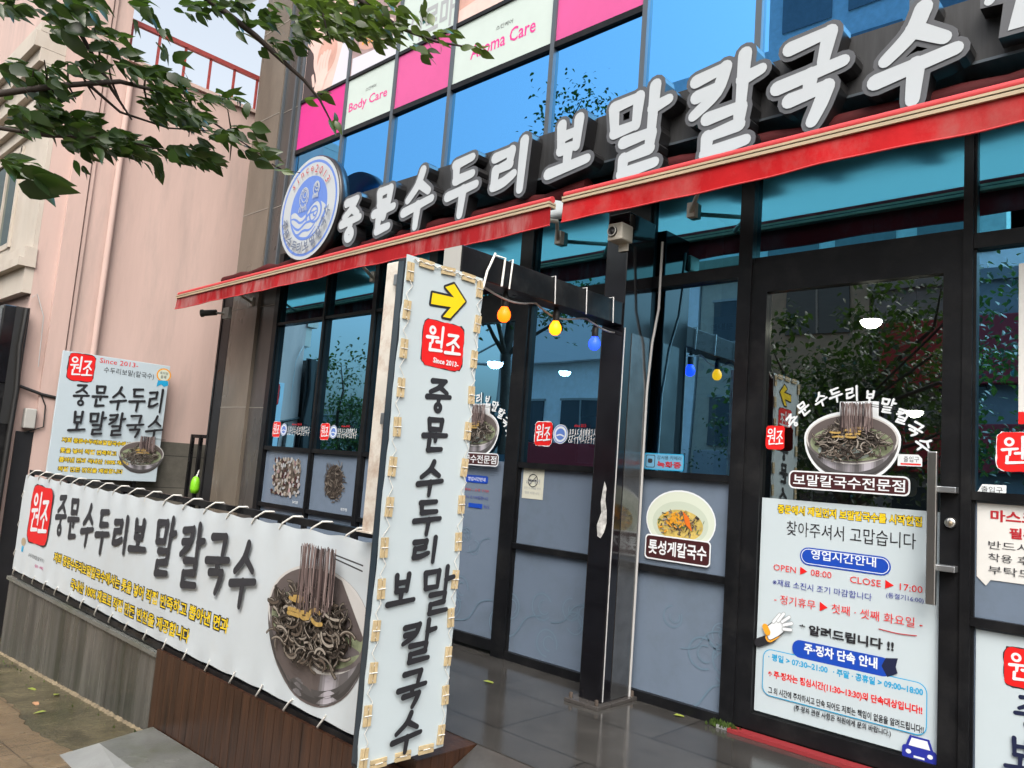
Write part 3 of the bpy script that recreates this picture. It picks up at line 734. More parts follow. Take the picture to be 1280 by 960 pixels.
# right hand bays: the first carries a poster below
for i, (x0, x1) in enumerate(((-.985,.25),(.30,1.55),(1.60,2.85))):
    f = bay(x0, x1)
    if i == 0: wC1 = f
# transoms above the doors and door leaves
def door(x0, x1, gl0, gl1, glz0, glz1, film=None, name='door'):
    mb = MB(); mb.box(x0, x1, -.035, .05, 2.64, 2.80, A); mb.box(x0, x1, -.02, .06, 2.80, 2.84, A)
    mb.box(x0, gl0, -.04, .04, .03, 2.64, A); mb.box(gl1, x1, -.04, .04, .03, 2.64, A)
    mb.box(gl0, gl1, -.04, .04, .03, glz0, A); mb.box(gl0, gl1, -.04, .04, glz1, 2.64, A)
    d = build(mb, name, B)
    if film:
        fpanel(d, gl0, gl1, glz0, film); pane(d, gl0, gl1, film, glz1, M['gwin'], name='glass')
    else: pane(d, gl0, gl1, glz0, glz1, M['gdoor'], name='glass')
    pane(d, x0, x1, 2.84, 3.62, M['gtran'], name='transom_pane')
    return d
d0 = door(-5.21, -4.19, -5.15, -4.21, .11, 2.60, film=1.47)
curls(d0, -4.45, .38, 1.0, 8); curls(d0, -4.45, .85, .6, 9)
d1 = door(-2.20, -1.03, -2.10, -1.125, .12, 2.61)
mb = MB(); hx = onY(1165,652,-.12).x; mb.bbox(hx-.022, hx+.022, -.135, -.105, .90, 1.66, M['steel'], .004)
for z in (1.08, 1.47): mb.bbox(hx-.01, -1.04, -.106, -.035, z-.012, z+.018, M['chrome'], .003)
build(mb, 'handle', d1)
mb = MB(); mb.lathe((-1.075,-.04,1.31), [(0.001,.024),(.018,.024),(.026,.018),(.028,0)], M['steel'], 18, 'y'); mb.lathe((-1.07,-.06,1.31), [(0.001,.010),(.008,.010),(.008,0)], M['bar'], 12, 'y'); build(mb, 'lock', d1)
mb = MB(); mb.box(-2.20, -1.03, -.12, -.042, .001, .022, M['redthr']); mb.box(-2.28, -2.205, -.10, -.056, .001, .02, M['concl']); build(mb, 'threshold', d1)

# upper glazing with printed advert panels
UC = [-7.97,-7.01,-6.15,-5.29,-4.04,-3.14,-2.24,-1.30,-.40,.50,1.40,2.30,2.95]
mb = MB()
for x in UC: mb.box(x-.022, x+.022, -.03, .05, 3.76, 11, M['frame'])
for z in (4.88,): mb.box(-7.97, -3.12, -.028, .05, z-.03, z+.022, M['alu'])
for z in (5.49,6.62,7.7,8.8): mb.box(-7.97, 2.95, -.028, .05, z-.018, z+.018, M['alu'])
build(mb, 'curtain_wall_frame', B)
for i in range(len(UC)-1):
    x0, x1 = UC[i]+.022, UC[i+1]-.022
    f = MB(); 
    pane(B, x0, x1, 3.76, 4.85 if i < 5 else 5.47, M['gblue'], name='upper_pane')
    for z0, z1 in ((6.64,7.68),(7.72,8.78),(8.82,11)): pane(B, x0, x1, z0, z1, M['gblue'], name='upper_pane')
    if i >= 5: pane(B, x0, x1, 5.51, 6.60, M['gblue'], name='upper_pane')
def advert(x0, x1, z0, z1, m):
    mb = MB(); mb.box(x0, x1, -.012, .0, z0, z1, M[m]); return build(mb, 'advert_panel', B)
R1 = [advert(UC[i]+.022, UC[i+1]-.022, 4.905, 5.47, m) for i, m in enumerate(('pink','panelw','pink2','panelw','pink2'))]
R2 = [advert(UC[i]+.022, UC[i+1]-.022, 5.51, 6.60, m) for i, m in enumerate(('skin2','dusk','panelw','skin','pink2'))]
P = wallpanel(-.012); P.ptext('Body Care', (435.6,142), (483,125.5), 128.5, M['magenta'], .012); P.ptext('스킨케어', (457,114.5), (470,109), 110, M['inkg']); P.done('lettering', R1[1])
P = wallpanel(-.012); P.ptext('Aroma Care', (588,74), (669,40), 58, M['magenta'], .012); P.ptext('스킨케어', (620,37.5), (641,30), 32, M['inkg']); P.done('lettering', R1[3])
P = wallpanel(-.012); P.text('아르마', -5.98, 5.55, -5.34, 5.86, M['grayi'], .03); P.text('스킨케어', -5.62, 5.93, -5.38, 6.0, M['inkg']); P.done('lettering', R2[2])
P = wallpanel(-.012)
P.poly([(-7.94,5.515),(-7.94,6.2),(-7.80,6.05),(-7.72,5.8),(-7.66,5.62),(-7.60,5.515)], M['hair']); P.ell((-7.52,5.98), .26, .30, M['skin2']); P.ell((-7.50,5.95), .20, .24, M['skin'])
P.poly([(-7.34,5.515),(-7.05,5.515),(-7.05,6.25),(-7.14,6.2),(-7.22,5.9)], M['towel'])
for k in range(4): P.line([(-7.64+k*.055,5.70),(-7.66+k*.06,5.86),(-7.62+k*.06,5.99-.02*abs(k-1.5))], .052, M['skin2'])
P.line([(-7.60,5.60),(-7.56,5.70)], .2, M['skin2']); P.line([(-7.72,5.64),(-7.76,5.76)], .05, M['skin2'])
P.done('massage_photo', R2[0])
P = wallpanel(-.012)
P.poly([(-6.97,5.515),(-6.19,5.515),(-6.19,5.76),(-6.6,5.70),(-6.97,5.72)], M['towel']); P.ell((-6.58,5.86), .30, .13, M['skin'], n=24); P.ell((-6.50,5.92), .22, .07, M['skin2'], n=24)
for k in range(9): P.ell((-6.8+k*.055,5.84+.03*math.sin(k*1.9)), .02, .02, M['yelo'], n=8)
P.done('aroma_photo', R2[1])
P = wallpanel(-.012); P.poly([(-5.26,5.515),(-4.07,5.515),(-4.07,5.9),(-4.6,5.72),(-5.26,5.64)], M['skin2']); P.done('skin_photo', R2[3])

# ================================================================== SHOP SIGN
S = empty('main_shop_sign', (-3.4,-.2,3.64), 'black signboard with white brush letters edged in gray over the red awnings', 'sign')
mb = MB(); mb.box(-7.6, 2.9, -.20, .0, 3.645, 4.01, M['signbk']); mb.box(-7.6, 2.9, -.203, -.199, 3.645, 3.66, M['frame']); build(mb, 'signboard', S)
SY = -.32; SB = -.21
def letter(ch, u0, v0, u1, v1):
    wd = .088
    mb = MB(); Pn = wallpanel(SY); top = SY
    strokes = []
    cu = [(u0+x*(u1-u0), v0+y*(v1-v0)) for x, y in ()]
    def tf(p): return (u0+p[0]*(u1-u0), v0+p[1]*(v1-v0))
    e = 0.
    for st in GL[ch]:
        if st[0] == 'o':
            _, x, y, r = st; c = tf((x, y)); rr = r*(v1-v0)+.078; ol = [Vector((c[0]+rr*math.cos(R(a)), c[1]+rr*math.sin(R(a)))) for a in range(0,360,15)]
        else:
            ol = outline([tf(p) for p in st], [wd*1.05+.058]+[wd+.058]*(len(st)-2)+[wd*.82+.058])
        area = sum(ol[i][0]*ol[(i+1)%len(ol)][1]-ol[(i+1)%len(ol)][0]*ol[i][1] for i in range(len(ol)))
        if area < 0: ol = ol[::-1]
        n = len(ol); e += .0005
        f = [(p[0], SY-e, p[1]) for p in ol]; b = [(p[0], SB, p[1]) for p in ol]
        mb.add(f, [tuple(range(n))], M['lettergray'])
        mb.add(f+b, [(i, i+n, (i+1)%n+n, (i+1)%n) for i in range(n)], M['letterside'])
    o = build(mb, 'letter', S)
    Pf = wallpanel(SY-.006); Pf.glyph(ch, u0, v0, u1, v1, wd, M['letterw']); Pf.done('white_face', o)
LB = [(-6.443,-6.009,3.41,3.967),(-5.921,-5.492,3.409,3.964),(-5.474,-4.972,3.398,4.025),(-4.892,-4.427,3.404,4.008),(-4.377,-3.86,3.472,3.989),(-3.777,-3.289,3.481,4.039),(-3.234,-2.65,3.376,4.077),(-2.601,-2.008,3.371,4.088),(-2.016,-1.504,3.42,4.082),(-1.461,-.943,3.418,4.035)]
for ch, (a,b,c,d) in zip(NAME10, LB): letter(ch, a+.066, c+.075, b-.066, d-.066)
# telephone emblem at the right end
P = wallpanel(SY); mb = MB()
def prism(mb, pts, y0, y1, mf, ms):
    ar = sum(pts[i][0]*pts[(i+1)%len(pts)][1]-pts[(i+1)%len(pts)][0]*pts[i][1] for i in range(len(pts)))
    if ar < 0: pts = pts[::-1]
    n = len(pts); f = [(p[0],y0,p[1]) for p in pts]; b = [(p[0],y1,p[1]) for p in pts]
    mb.add(f, [tuple(range(n))], mf); mb.add(f+b, [(i,i+n,(i+1)%n+n,(i+1)%n) for i in range(n)], ms)
tq = lambda x, z: (x+.035, 4.005-(4.0-z)*.80)
prism(mb, [tq(*p) for p in ((-.86,3.60),(-.46,3.60),(-.42,3.72),(-.46,3.82),(-.38,3.84),(-.38,3.95),(-.50,4.0),(-.82,4.0),(-.94,3.95),(-.94,3.83),(-.84,3.82))], SY, SB, M['lettergray'], M['letterside'])
ph = build(mb, 'telephone_emblem', S)
P = wallpanel(SY-.002)
P.poly([tq(*p) for p in ((-.82,3.63),(-.50,3.63),(-.46,3.72),(-.54,3.85),(-.78,3.85))], M['letterw']); P.line([tq(*p) for p in ((-.90,3.86),(-.84,3.93),(-.66,3.965),(-.48,3.93),(-.42,3.86))], .045, M['letterw'])
P.ell(tq(-.66,3.74), .07, .055, M['logob']); P.ell(tq(-.66,3.74), .038, .03, M['letterw']); P.done('white_face', ph)
# number after the telephone, outside the picture, is left out; round logo at the left end
lg = empty('round_logo_sign', (-7.03,-.2,3.40), 'round white logo sign with blue sea shells and waves left of the shop name', 'sign')
mb = MB(); mb.lathe((-7.03,-.20,3.955), [(.001,0),(.56,0),(.565,.06),(.565,.10),(.55,.115),(.001,.116)], M['letterside'], 48, 'y')
build(mb, 'disc', lg)
P = wallpanel(-.317)
c = (-7.03, 3.955)
P.ell(c, .55, .55, M['letterw'], n=60); P.ring(c, .515, .515, .028, M['logob'], n=60); P.ell(c, .345, .345, M['logob'], n=48)
def inlogo(x, z):                                         # keep a point inside the blue disc
    v = Vector((x-c[0], z-c[1])); return (x, z) if v.length < .325 else (c[0]+v.x*.325/v.length, c[1]+v.y*.325/v.length)
P.poly([inlogo(-7.36+.66*k/24, 3.93-.30*k/24*(1-k/24)*.5+(.10*max(0,math.sin((k-11)/13*3.14)) if k > 11 else .03*math.sin(k*.6))) for k in range(25)]+
       [(c[0]+.325*math.cos(R(a)), c[1]+.325*math.sin(R(a))) for a in range(-8,-176,-8)], M['letterw'])
for i in range(4):                                         # blue troughs sweeping into the big curl
    pts = [inlogo(-7.36+.50*k/8, 3.875-i*.072-.05*math.sin(k/8*3.14)+.022*math.sin(k*1.35+i)+.05*(k/8)**2) for k in range(9)]
    P.line(pts, [.012,.02,.026,.028,.028,.028,.026,.02,.012], M['logob'])
P.line([(-6.90+(.155-.145*t/26)*math.cos(R(200-t*30)), 3.885+(.155-.145*t/26)*math.sin(R(200-t*30))) for t in range(27)], [.030-.0005*t for t in range(27)], M['logob'])
for i in range(3): P.line([inlogo(-6.76+.02*i, 3.80-i*.06), inlogo(-6.72, 3.86-i*.05), inlogo(-6.68, 3.90-i*.05)], .018, M['logob'])
for cx, cz, sc_ in ((-7.13,4.085,1.),(-6.90,4.145,.68)):   # two shells
    P.ring((cx,cz), .088*sc_, .112*sc_, .012, M['letterw']); P.ring((cx+.008,cz+.018), .060*sc_, .074*sc_, .011, M['letterw']); P.ring((cx+.012,cz+.03), .034*sc_, .040*sc_, .010, M['letterw'], n=20)
    for k in range(12): P.line([(cx+.066*sc_*math.cos(k*.52),cz+.088*sc_*math.sin(k*.52)),(cx+.08*sc_*math.cos(k*.52),cz+.104*sc_*math.sin(k*.52))], .009, M['letterw'])
    for k in range(-2,3): P.line([(cx+k*.03*sc_,cz-.10*sc_),(cx+k*.036*sc_,cz-.15*sc_)], .012, M['letterw'])
P.arc('since2013', c, .415, .415, 138, 36, .12, 0, M['redd'], bold=.0)
P.arc(NAME10, c, .425, .425, 196, 346, .10, .016, M['logod'], brush=True, flip=True)
P.done('logo_print', lg)

# ================================================================== AWNINGS
def awning(x0, x1, zl, zr, m, label, seed):
    r = random.Random(seed)
    a = empty('red_awning', ((x0+x1)/2,-.4,min(zl,zr)-.16), label, 'awning', 'red awnings under the shop sign')
    Y = -.60; z = lambda x: zl+(zr-zl)*(x-x0)/(x1-x0)
    n = int((x1-x0)/.06); ph = [r.uniform(0,6.28) for _ in range(5)]
    rip = lambda x: .0035*math.sin(x*7+ph[0])+.003*math.sin(x*13.3+ph[1])+.003*math.sin(x*3.1+ph[2])
    sag = lambda x: .006*math.sin(x*2.1+ph[3])+.004*math.sin(x*5.3+ph[4])
    mb = MB(); vs = []; rows = 5
    for i in range(n+1):
        x = x0+(x1-x0)*i/n
        for k in range(rows+1):
            t = k/rows; zz = z(x)-.012-t*(.135+sag(x))
            vs.append((x, Y-.004+rip(x)*t*1.6, zz))
    nb = len(vs); vs += [(v[0], v[1]+.003, v[2]) for v in vs]; fs = []
    for i in range(n):
        for k in range(rows):
            p = i*(rows+1)+k; q = p+rows+1; fs += [(p,p+1,q+1,q),(nb+p,nb+q,nb+q+1,nb+p+1)]
    mb.add(vs, fs, m, True); v_ = build(mb, 'valance', a)
    mb = MB(); mb.tube([(x0+(x1-x0)*i/n, Y-.006+rip(x0+(x1-x0)*i/n)*1.6, z(x0+(x1-x0)*i/n)-.012-(.135+sag(x0+(x1-x0)*i/n))) for i in range(n+1)], .0055, M['hem'], 6); build(mb, 'hem', v_)
    mb = MB()
    def bar(y0, y1, dz0, dz1, mm): mb.add([(x0,y0,zl+dz0),(x1,y0,zr+dz0),(x1,y1,zr+dz0),(x0,y1,zl+dz0),(x0,y0,zl+dz1),(x1,y0,zr+dz1),(x1,y1,zr+dz1),(x0,y1,zl+dz1)],
            [(0,3,2,1),(4,5,6,7),(0,1,5,4),(1,2,6,5),(2,3,7,6),(3,0,4,7)], mm)
    bar(Y-.02, Y+.05, -.016, .002, M['bar']); bar(Y-.012, Y+.05, .0025, .008, M['ink']); bar(Y-.022, Y+.05, .0085, .022, M['bar'])
    build(mb, 'front_bar', a)
    mb = MB(); mb.tube([(x0,Y+.015,zl+.042),(x1,Y+.015,zr+.042)], .024, M['hem'], 10)
    mb.add([(x0,Y+.03,zl+.046),(x1,Y+.03,zr+.046),(x1,-.02,zr+.146),(x0,-.02,zl+.146)], [(3,2,1,0)], M['palesheet'])
    build(mb, 'canopy', a)
    xa, xb = max(x0+.25, -8.95), x1
    mb = MB(); k = int((xb-xa)/.2); mb.tube([(xa+(xb-xa)*i/k, -.20, zl+(zr-zl)*(xa+(xb-xa)*i/k-x0)/(x1-x0)+.25+.01*math.sin(i*1.7)) for i in range(k+1)], [.055+.012*math.sin(i*2.3+seed) for i in range(k+1)], M['awnshade'], 10); build(mb, 'cloth_roll', a)
    for x in [xa+.4+(xb-xa-.8)*t for t in (0,.5,1)]:
        mb = MB(); zz = z(x); mb.tube([(x,-.04,zz-.02),(x+.22,-.32,zz-.0),(x+.02,Y+.05,zz+.0)], .016, M['plastic'], 8); mb.box(x-.03,x+.03,-.045,.0,zz-.06,zz+.04,M['plastic']); build(mb, 'folding_arm', a)
    return a
aw1 = awning(-9.29, -3.42, 3.165, 3.232, M['awnl'], 'faded left red awning with a narrow valance ending beside the pillar', 3)
aw2 = awning(-3.31, 2.9, 3.240, 3.262, M['awn'], 'brighter right red awning over the glass door', 4)
mb = MB(); mb.add([(-8.75,-.42,3.30),(-6.6,-.42,3.33),(-6.6,-.02,3.47),(-8.75,-.02,3.45),(-8.75,-.42,3.29),(-6.6,-.42,3.32),(-6.6,-.02,3.46),(-8.75,-.02,3.44)], [(0,1,2,3),(7,6,5,4),(0,4,5,1),(0,3,7,4)], M['rust'])
build(mb, 'hood', aw1)

# ================================================================== POST AND BEAM, BULBS, CAMERAS
pg = empty('lamp_gantry', (-2.99,-.22,0), 'black square steel post with a long beam reaching out to the street', 'post')
mb = MB(); mb.bbox(-3.08, -2.91, -.385, -.075, .0, 3.16, M['blackgloss'], .004); build(mb, 'post', pg)
mb = MB(); mb.box(-2.9095, -2.906, -.285, -.078, .03, 2.36, M['sheet']); build(mb, 'plastic_sheet', pg)
P = wallpanel(-.3865); P.poly([(-3.01,1.03),(-2.985,1.02),(-2.96,1.06),(-2.945,1.12),(-2.95,1.20),(-2.965,1.26),(-2.962,1.34),(-2.98,1.38),(-2.99,1.33),(-3.0,1.25),(-2.992,1.18),(-3.02,1.10)], M['paintwear']); P.done('worn_paint_patch', pg)
mb = MB(); mb.bbox(-3.06, -2.92, -1.83, -.386, 2.395, 2.545, M['black'], .004); mb.box(-3.055, -2.925, -1.836, -1.831, 2.40, 2.54, M['graypl']); build(mb, 'beam', pg)
mb = MB(); mb.bbox(-3.13, -2.87, -.47, -.03, .0, .022, M['stonedark'], .003)
for x, y in ((-3.10,-.44),(-2.90,-.44),(-2.90,-.06)): mb.lathe((x,y,.022), [(.012,0),(.012,.03),(.005,.034),(.001,.034)], M['bark'], 8)
build(mb, 'base_plate', pg)
mb = MB(); mb.tube([(-2.905,-.372,.03),(-2.905,-.376,.9),(-2.902,-.376,1.7),(-2.904,-.372,2.38)], .004, M['cablew'], 6); mb.tube([(-2.905,-.082,.02),(-2.903,-.08,1.1),(-2.9,-.085,2.0),(-2.87,-.10,2.32),(-2.82,-.12,2.55),(-2.80,-.15,3.0)], .009, M['cablew'], 6); build(mb, 'cable', pg)
cols = {'orange': emit('bulb_orange', (1.0,.10,.002), 2.2), 'yellow': emit('bulb_yellow', (1.0,.27,.004), 1.6), 'blue': emit('bulb_blue', (.012,.045,1.0), 2.0)}
M['bulbneck'] = mat('bulb_collar', (.8,.25,.12), .4)
for (x_, y_, c_), lab in zip(((630,394,'orange'),(694,411,'yellow'),(743,430,'blue')), ('lit orange bulb hanging from the beam nearest the arrow sign','lit yellow bulb hanging under the middle of the beam','lit blue bulb hanging from the beam beside the post')):
    p = onX(x_, y_, -2.99)
    bl = empty('festoon_bulb', p, lab, 'bulb', 'coloured bulbs along the beam')
    mb = MB(); mb.lathe(p, [(.001,-.040),(.018,-.037),(.033,-.022),(.038,.0),(.034,.02),(.024,.036),(.019,.046)], cols[c_], 18); build(mb, 'glass_globe', bl)
    mb = MB(); mb.lathe(p, [(.019,.046),(.021,.05),(.022,.10),(.016,.115),(.010,.135),(.004,.14)], M['cable'], 14); mb.tube([p+Vector((0,0,.13)), Vector((p.x,p.y,2.40))], .005, M['cable'], 6); build(mb, 'lamp_holder', bl)
mb = MB(); pts = []
for i in range(25):
    t = i/24; y = -1.62+1.24*t; pts.append((-2.988+.02*math.sin(t*9), y, 2.388-.045*abs(math.sin(t*3.14*2.7))))
mb.tube(pts, .006, M['cablew'], 6)
mb.tube([(-2.86,-1.72,2.33),(-2.90,-1.66,2.44),(-2.91,-1.60,2.555),(-2.95,-1.56,2.56),(-2.912,-1.52,2.55),(-2.912,-1.53,2.39)], .007, M['rope'], 6)
mb.tube([(-2.912,-1.47,2.39),(-2.910,-1.46,2.556),(-2.96,-1.44,2.556)], .005, M['rope'], 6)
for y in (-1.08,-.78,-.5): mb.tube([(-2.91,y,2.388),(-2.910,y-.01,2.552),(-3.07,y,2.552)], .004, M['cablew'], 6)
build(mb, 'string_light_cable', None, 'gray cable and white ties looped along the black beam', 'cable')

# loudspeaker-like camera box at the top of the post
sp = empty('security_camera', (-2.93,-.50,2.90), 'boxy cream outdoor camera on top of the black post under the awning gap', 'camera')
mb = MB(); mb.bbox(-3.00, -2.885, -.50, -.37, 2.94, 3.055, M['plastic'], .01); mb.box(-2.975,-2.905,-.40,-.387,2.89,2.94,M['plastic']); build(mb, 'housing', sp)
mb = MB(); mb.lathe((-2.955,-.50,2.998), [(.034,0),(.035,.014),(.028,.016),(.025,.005),(.013,.006),(.011,.014),(.001,.016)], M['ink'], 20, 'y'); build(mb, 'lens', sp)
mb = MB(); mb.lathe((-2.955,-.502,2.998), [(.035,.014),(.031,.019),(.028,.015)], M['graypl'], 20, 'y'); build(mb, 'lens_ring', sp)
p = onY(262,391,-.42)
bc = empty('security_camera', p, 'small dark bullet camera under the left end of the awning beside the pillar', 'camera')
mb = MB(); d = Vector((-.75,-.62,-.12)).normalized(); mb.tube([p+d*-.08, p+d*.07, p+d*.075, p+d*.10], [.034,.036,.045,.045], M['cable'], 14); build(mb, 'camera_body', bc)
mb = MB(); mb.tube([p+d*-.06, p+Vector((.09,.16,.01)), (p.x+.14,-.28,p.z+.02)], .013, M['graypl'], 8); mb.box(p.x+.06,p.x+.20,-.29,-.25,p.z-.05,p.z+.08,M['graypl']); build(mb, 'bracket', bc)

# ================================================================== WHITE POST AND ARROW SIGN
wp = empty('white_sign_post', (-3.32,-1.91,1.025), 'rust-spotted cream square steel post behind the tall arrow sign', 'post')
mb = MB(); mb.bbox(-3.37, -3.27, -1.965, -1.865, 1.03, 2.47, M['postw'], .006); build(mb, 'tube', wp)
mb = MB(); mb.box(-3.39, -3.25, -1.985, -1.845, 1.026, 1.034, M['postw']); mb.box(-3.269,-3.255,-1.97,-1.88,1.036,1.16,M['postw']); mb.lathe((-3.254,-1.925,1.10), [(.018,-.0),(.018,.01),(.001,.012)], M['steel'], 10, 'x'); build(mb, 'foot_plate', wp)
for z in (2.36,1.62):
    mb = MB(); mb.bbox(-3.268, -2.94, -1.99, -1.95, z-.03, z+.03, M['chrome'], .003); build(mb, 'bracket', wp)
AX = -2.85; Y0, Y1, Z0, Z1 = -2.245, -1.728, .035, 2.378
asg = empty('arrow_sign', (AX-.04,-1.98,Z0), 'tall white sign with a yellow arrow and vertical black brush lettering', 'sign')
mb = MB(); mb.bbox(AX-.075, AX-.006, Y0+.012, Y1-.012, Z0+.01, Z1-.01, M['ink'], .006); mb.box(AX-.06,AX-.02,Y0+.006,Y0+.013,Z0+.03,Z1-.03,M['farwin']); build(mb, 'frame', asg)
mb = MB(); n = 40; vs = []; r = random.Random(2)
jl = [r.uniform(-.008,.008) for _ in range(n+1)]; jr = [r.uniform(-.012,.006) for _ in range(n+1)]
for i in range(n+1):
    t = i/n; z = Z0+(Z1-Z0)*t
    for y, zz in ((Y0+.004+jl[i]*.5-.012*(1-t), z-.0), (Y1+jr[i]*.6-.03*(1-t)*.6, z-.0+ (.02*(1-t)))):
        vs += [(AX,y,zz),(AX-.0045,y,zz)]
fs = []
for i in range(n):
    a = 4*i; b = a+4; fs += [(a,a+2,b+2,b),(a+1,b+1,b+3,a+3),(a,b,b+1,a+1),(a+2,a+3,b+3,b+2)]
fs += [(0,1,3,2),(4*n,4*n+2,4*n+3,4*n+1)]
mb.add(vs, fs, M['white']); build(mb, 'face', asg)
P = sidepanel(AX)
def arrow(P, grow, m):
    g = grow
    a = [(540,366),(538,380),(563,384),(553,396),(562,398),(581,377),(567,355),(556,359),(567,372)]
    k = [P.uv(*p) for p in a]; c = sum(k, Vector((0,0)))/len(k)
    ang = [Vector(p) for p in k]
    if g:
        for i in range(len(ang)): P.line([ang[i], ang[(i+1)%len(ang)]], g, M[m])
    P.poly([tuple(p) for p in ang], M[m])
arrow(P, .022, 'ink'); arrow(P, 0, 'yel'); P.done('arrow_print', asg)
P = sidepanel(AX)
a, b, t, q_ = P.uv(526,432), P.uv(580,432), P.uv(553,403), P.uv(553,460)
seal(P, a.x+.006, q_.y, b.x-.006, t.y, since=True); P.done('emblem', asg)
P = sidepanel(AX)
for ch, bx in zip(NAME10, ((531,565,472,517),(526,560,521,567),(520,554,575,619),(515,551,624,668),(512,548,671,704),(482,518,716,761),(524,564,709,768),(497,541,776,828),(493,530,836,884),(486,524,889,938))):
    P.pglyph(ch, bx[0]+2, bx[1]-2, bx[2]+2, bx[3]-2, .028, M['ink'])
P.done('brush_lettering', asg)
def clip(y, z, vert, tilt):
    mb = MB(); h, w_ = (.045, .020); 
    for dx, ww in ((0,1),):
        c, s_ = math.cos(tilt), math.sin(tilt)
        for off in (-.011, .011):
            v = []
            for (a, b) in ((-h,off-.0085),(h,off-.0085),(h,off+.0085),(-h,off+.0085)):
                yy, zz = (b, a) if vert else (a, b)
                v.append((y+yy*c-zz*s_, z+yy*s_+zz*c))
            mb.add([(AX+.002,p[0],p[1]) for p in v]+[(AX+.010,p[0],p[1]) for p in v], [(0,3,2,1),(4,5,6,7),(0,1,5,4),(1,2,6,5),(2,3,7,6),(3,0,4,7)], M['clip'])
        mb.tube([(AX+.011,y-.020*c,z-.020*s_),(AX+.011,y+.020*c,z+.020*s_)], .0028, M['rope'], 6)
    build(mb, 'tie_clip', asg)
r = random.Random(4); NV = 13
ly = lambda z: Y0+.035-.012*(1-(z-Z0)/(Z1-Z0)); ry = lambda z: Y1-.025-.018*(1-(z-Z0)/(Z1-Z0))
for i in range(NV):
    z = Z0+.06+(Z1-Z0-.14)*i/(NV-1)
    clip(ly(z)+r.uniform(-.006,.006), z, True, r.uniform(-.06,.06)); clip(ry(z)+r.uniform(-.006,.006), z+.02, True, r.uniform(-.08,.08))
for y in (-2.12,-1.98,-1.84): clip(y, Z1-.02, False, r.uniform(-.08,.08)); clip(y-.02, Z0+.025+.02*(y+2.12), False, r.uniform(-.05,.12))
mb = MB()
for f_, sgn in ((ly,-1),(ry,1)):
    pts = []
    for i in range(NV*4+1):
        z = Z0+.04+(Z1-Z0-.1)*i/(NV*4); pts.append((AX+.008, f_(z)+sgn*(.016 if i%2 else -.012)+r.uniform(-.004,.004), z))
    mb.tube(pts, .0022, M['rope'], 5)
mb.tube([(AX+.008,-2.2+.02*i,Z1-.012-.012*(i%2)) for i in range(24)], .0035, M['rope'], 5)
build(mb, 'lacing', asg)

# ================================================================== BOARD DESIGN (used twice)
def board_print(mk, T, parent, seed):
    """T(x,y): photo pixels of the left board -> panel coordinates"""
    s = (T(212,520)-T(70,520)).length/142; P = mk()
    a, b = T(83,474), T(120,445); seal(P, a.x, a.y, b.x, b.y)
    def tx(st, l, rr, ty, m, bold=0., out=None, ow=.06):
        nonlocal P
        A_, B_, C_ = T(*l), T(*rr), T(l[0], ty); P.text(st, A_.x, (A_.y+B_.y)/2, B_.x, (A_.y+B_.y)/2+(C_.y-A_.y), m, bold, 0, out, ow)
    P.done('emblem', parent); P = mk()
    tx('Since 2013-', (124.5,453.5), (172.5,459.5), 447.5, M['red'])
    tx('수두리보말(칼국수)', (129,468), (192,474.5), 459, M['inkg'])
    P.done('heading', parent); P = mk()
    c = T(204.7,469); P.ell(c, 10*s, 10*s*.95, M['yelo']); P.ell(c, 8*s, 8*s*.95, M['porc']); P.poly([(c.x-7*s,c.y-8*s),(c.x-8*s,c.y-17*s),(c.x-2*s,c.y-13*s),(c.x+2*s,c.y-16*s),(c.x+8*s,c.y-13*s),(c.x+6*s,c.y-7*s)], M['cyan'])
    P.text('특허청', c.x-5.5*s, c.y+.6*s, c.x+5.5*s, c.y+4.5*s, M['inkg']); P.text('등록', c.x-4*s, c.y-5*s, c.x+4*s, c.y-.6*s, M['inkg'])
    P.done('badge', parent); P = mk()
    for st, x0, x1, y0, y1, dy in (('중문수두리',89,205,482,505,7.5),('보말칼국수',83,203,516,540,6)):
        wch = (x1-x0)/5
        for i, ch in enumerate(st):
            xa = x0+wch*i+1.5; xb = x0+wch*(i+1)-2.5; d = dy*i/4
            A_ = T(xa, y1+d+1); B_ = T(xb, y0+d-1); B2 = T(xb, y1+d+1)
            P.glyph(ch, A_.x, A_.y, B2.x, B_.y, 3.3*s, M['navy' if seed else 'ink'])
    P.done('brush_lettering', parent); P = mk()
    for st, l, rr, ty in (('저희 중문수두리보말칼국수에서는',(77,553),(168,558.5),547),('톳을 넣어 직접 반죽하고',(75,565.5),(145,570),559.5),('뽑아낸 면과 국내산 100% 재료로',(73.5,577.5),(163,581.5),571.5),('직접 만든 반찬을 제공합니다',(72,589.5),(153,592),583.5)):
        tx(st, l, rr, ty, M['yel'], .02, M['ink'], .07); P.done('yellow_line', parent); P = mk()
    c = T(177,567); bowl(P, c.x, c.y, 59*s, n=130, seed=seed+11); P.done('bowl_picture', parent)
BX = -10.22
bd = empty('menu_board', (BX,-.84,.92), 'pale board with brush lettering and a noodle bowl beside the pink side wall', 'sign')
mb = MB(); mb.bbox(BX-.03, BX, -1.475, -.195, .915, 2.425, M['boardw'], .004); build(mb, 'panel', bd)
bP = sidepanel(BX); board_print(lambda: sidepanel(BX, eps=.0004, w0=.002), lambda x, y: bP.uv(x, y), bd, 0)
mb = MB(); 
for y in (-1.2,-.45): mb.box(BX-.18, BX-.03, y-.02, y+.02, 1.0, 2.35, M['black']); mb.box(BX-.07,BX-.03,y-.02,y+.02,-.6,1.0,M['black'])
build(mb, 'support', bd)

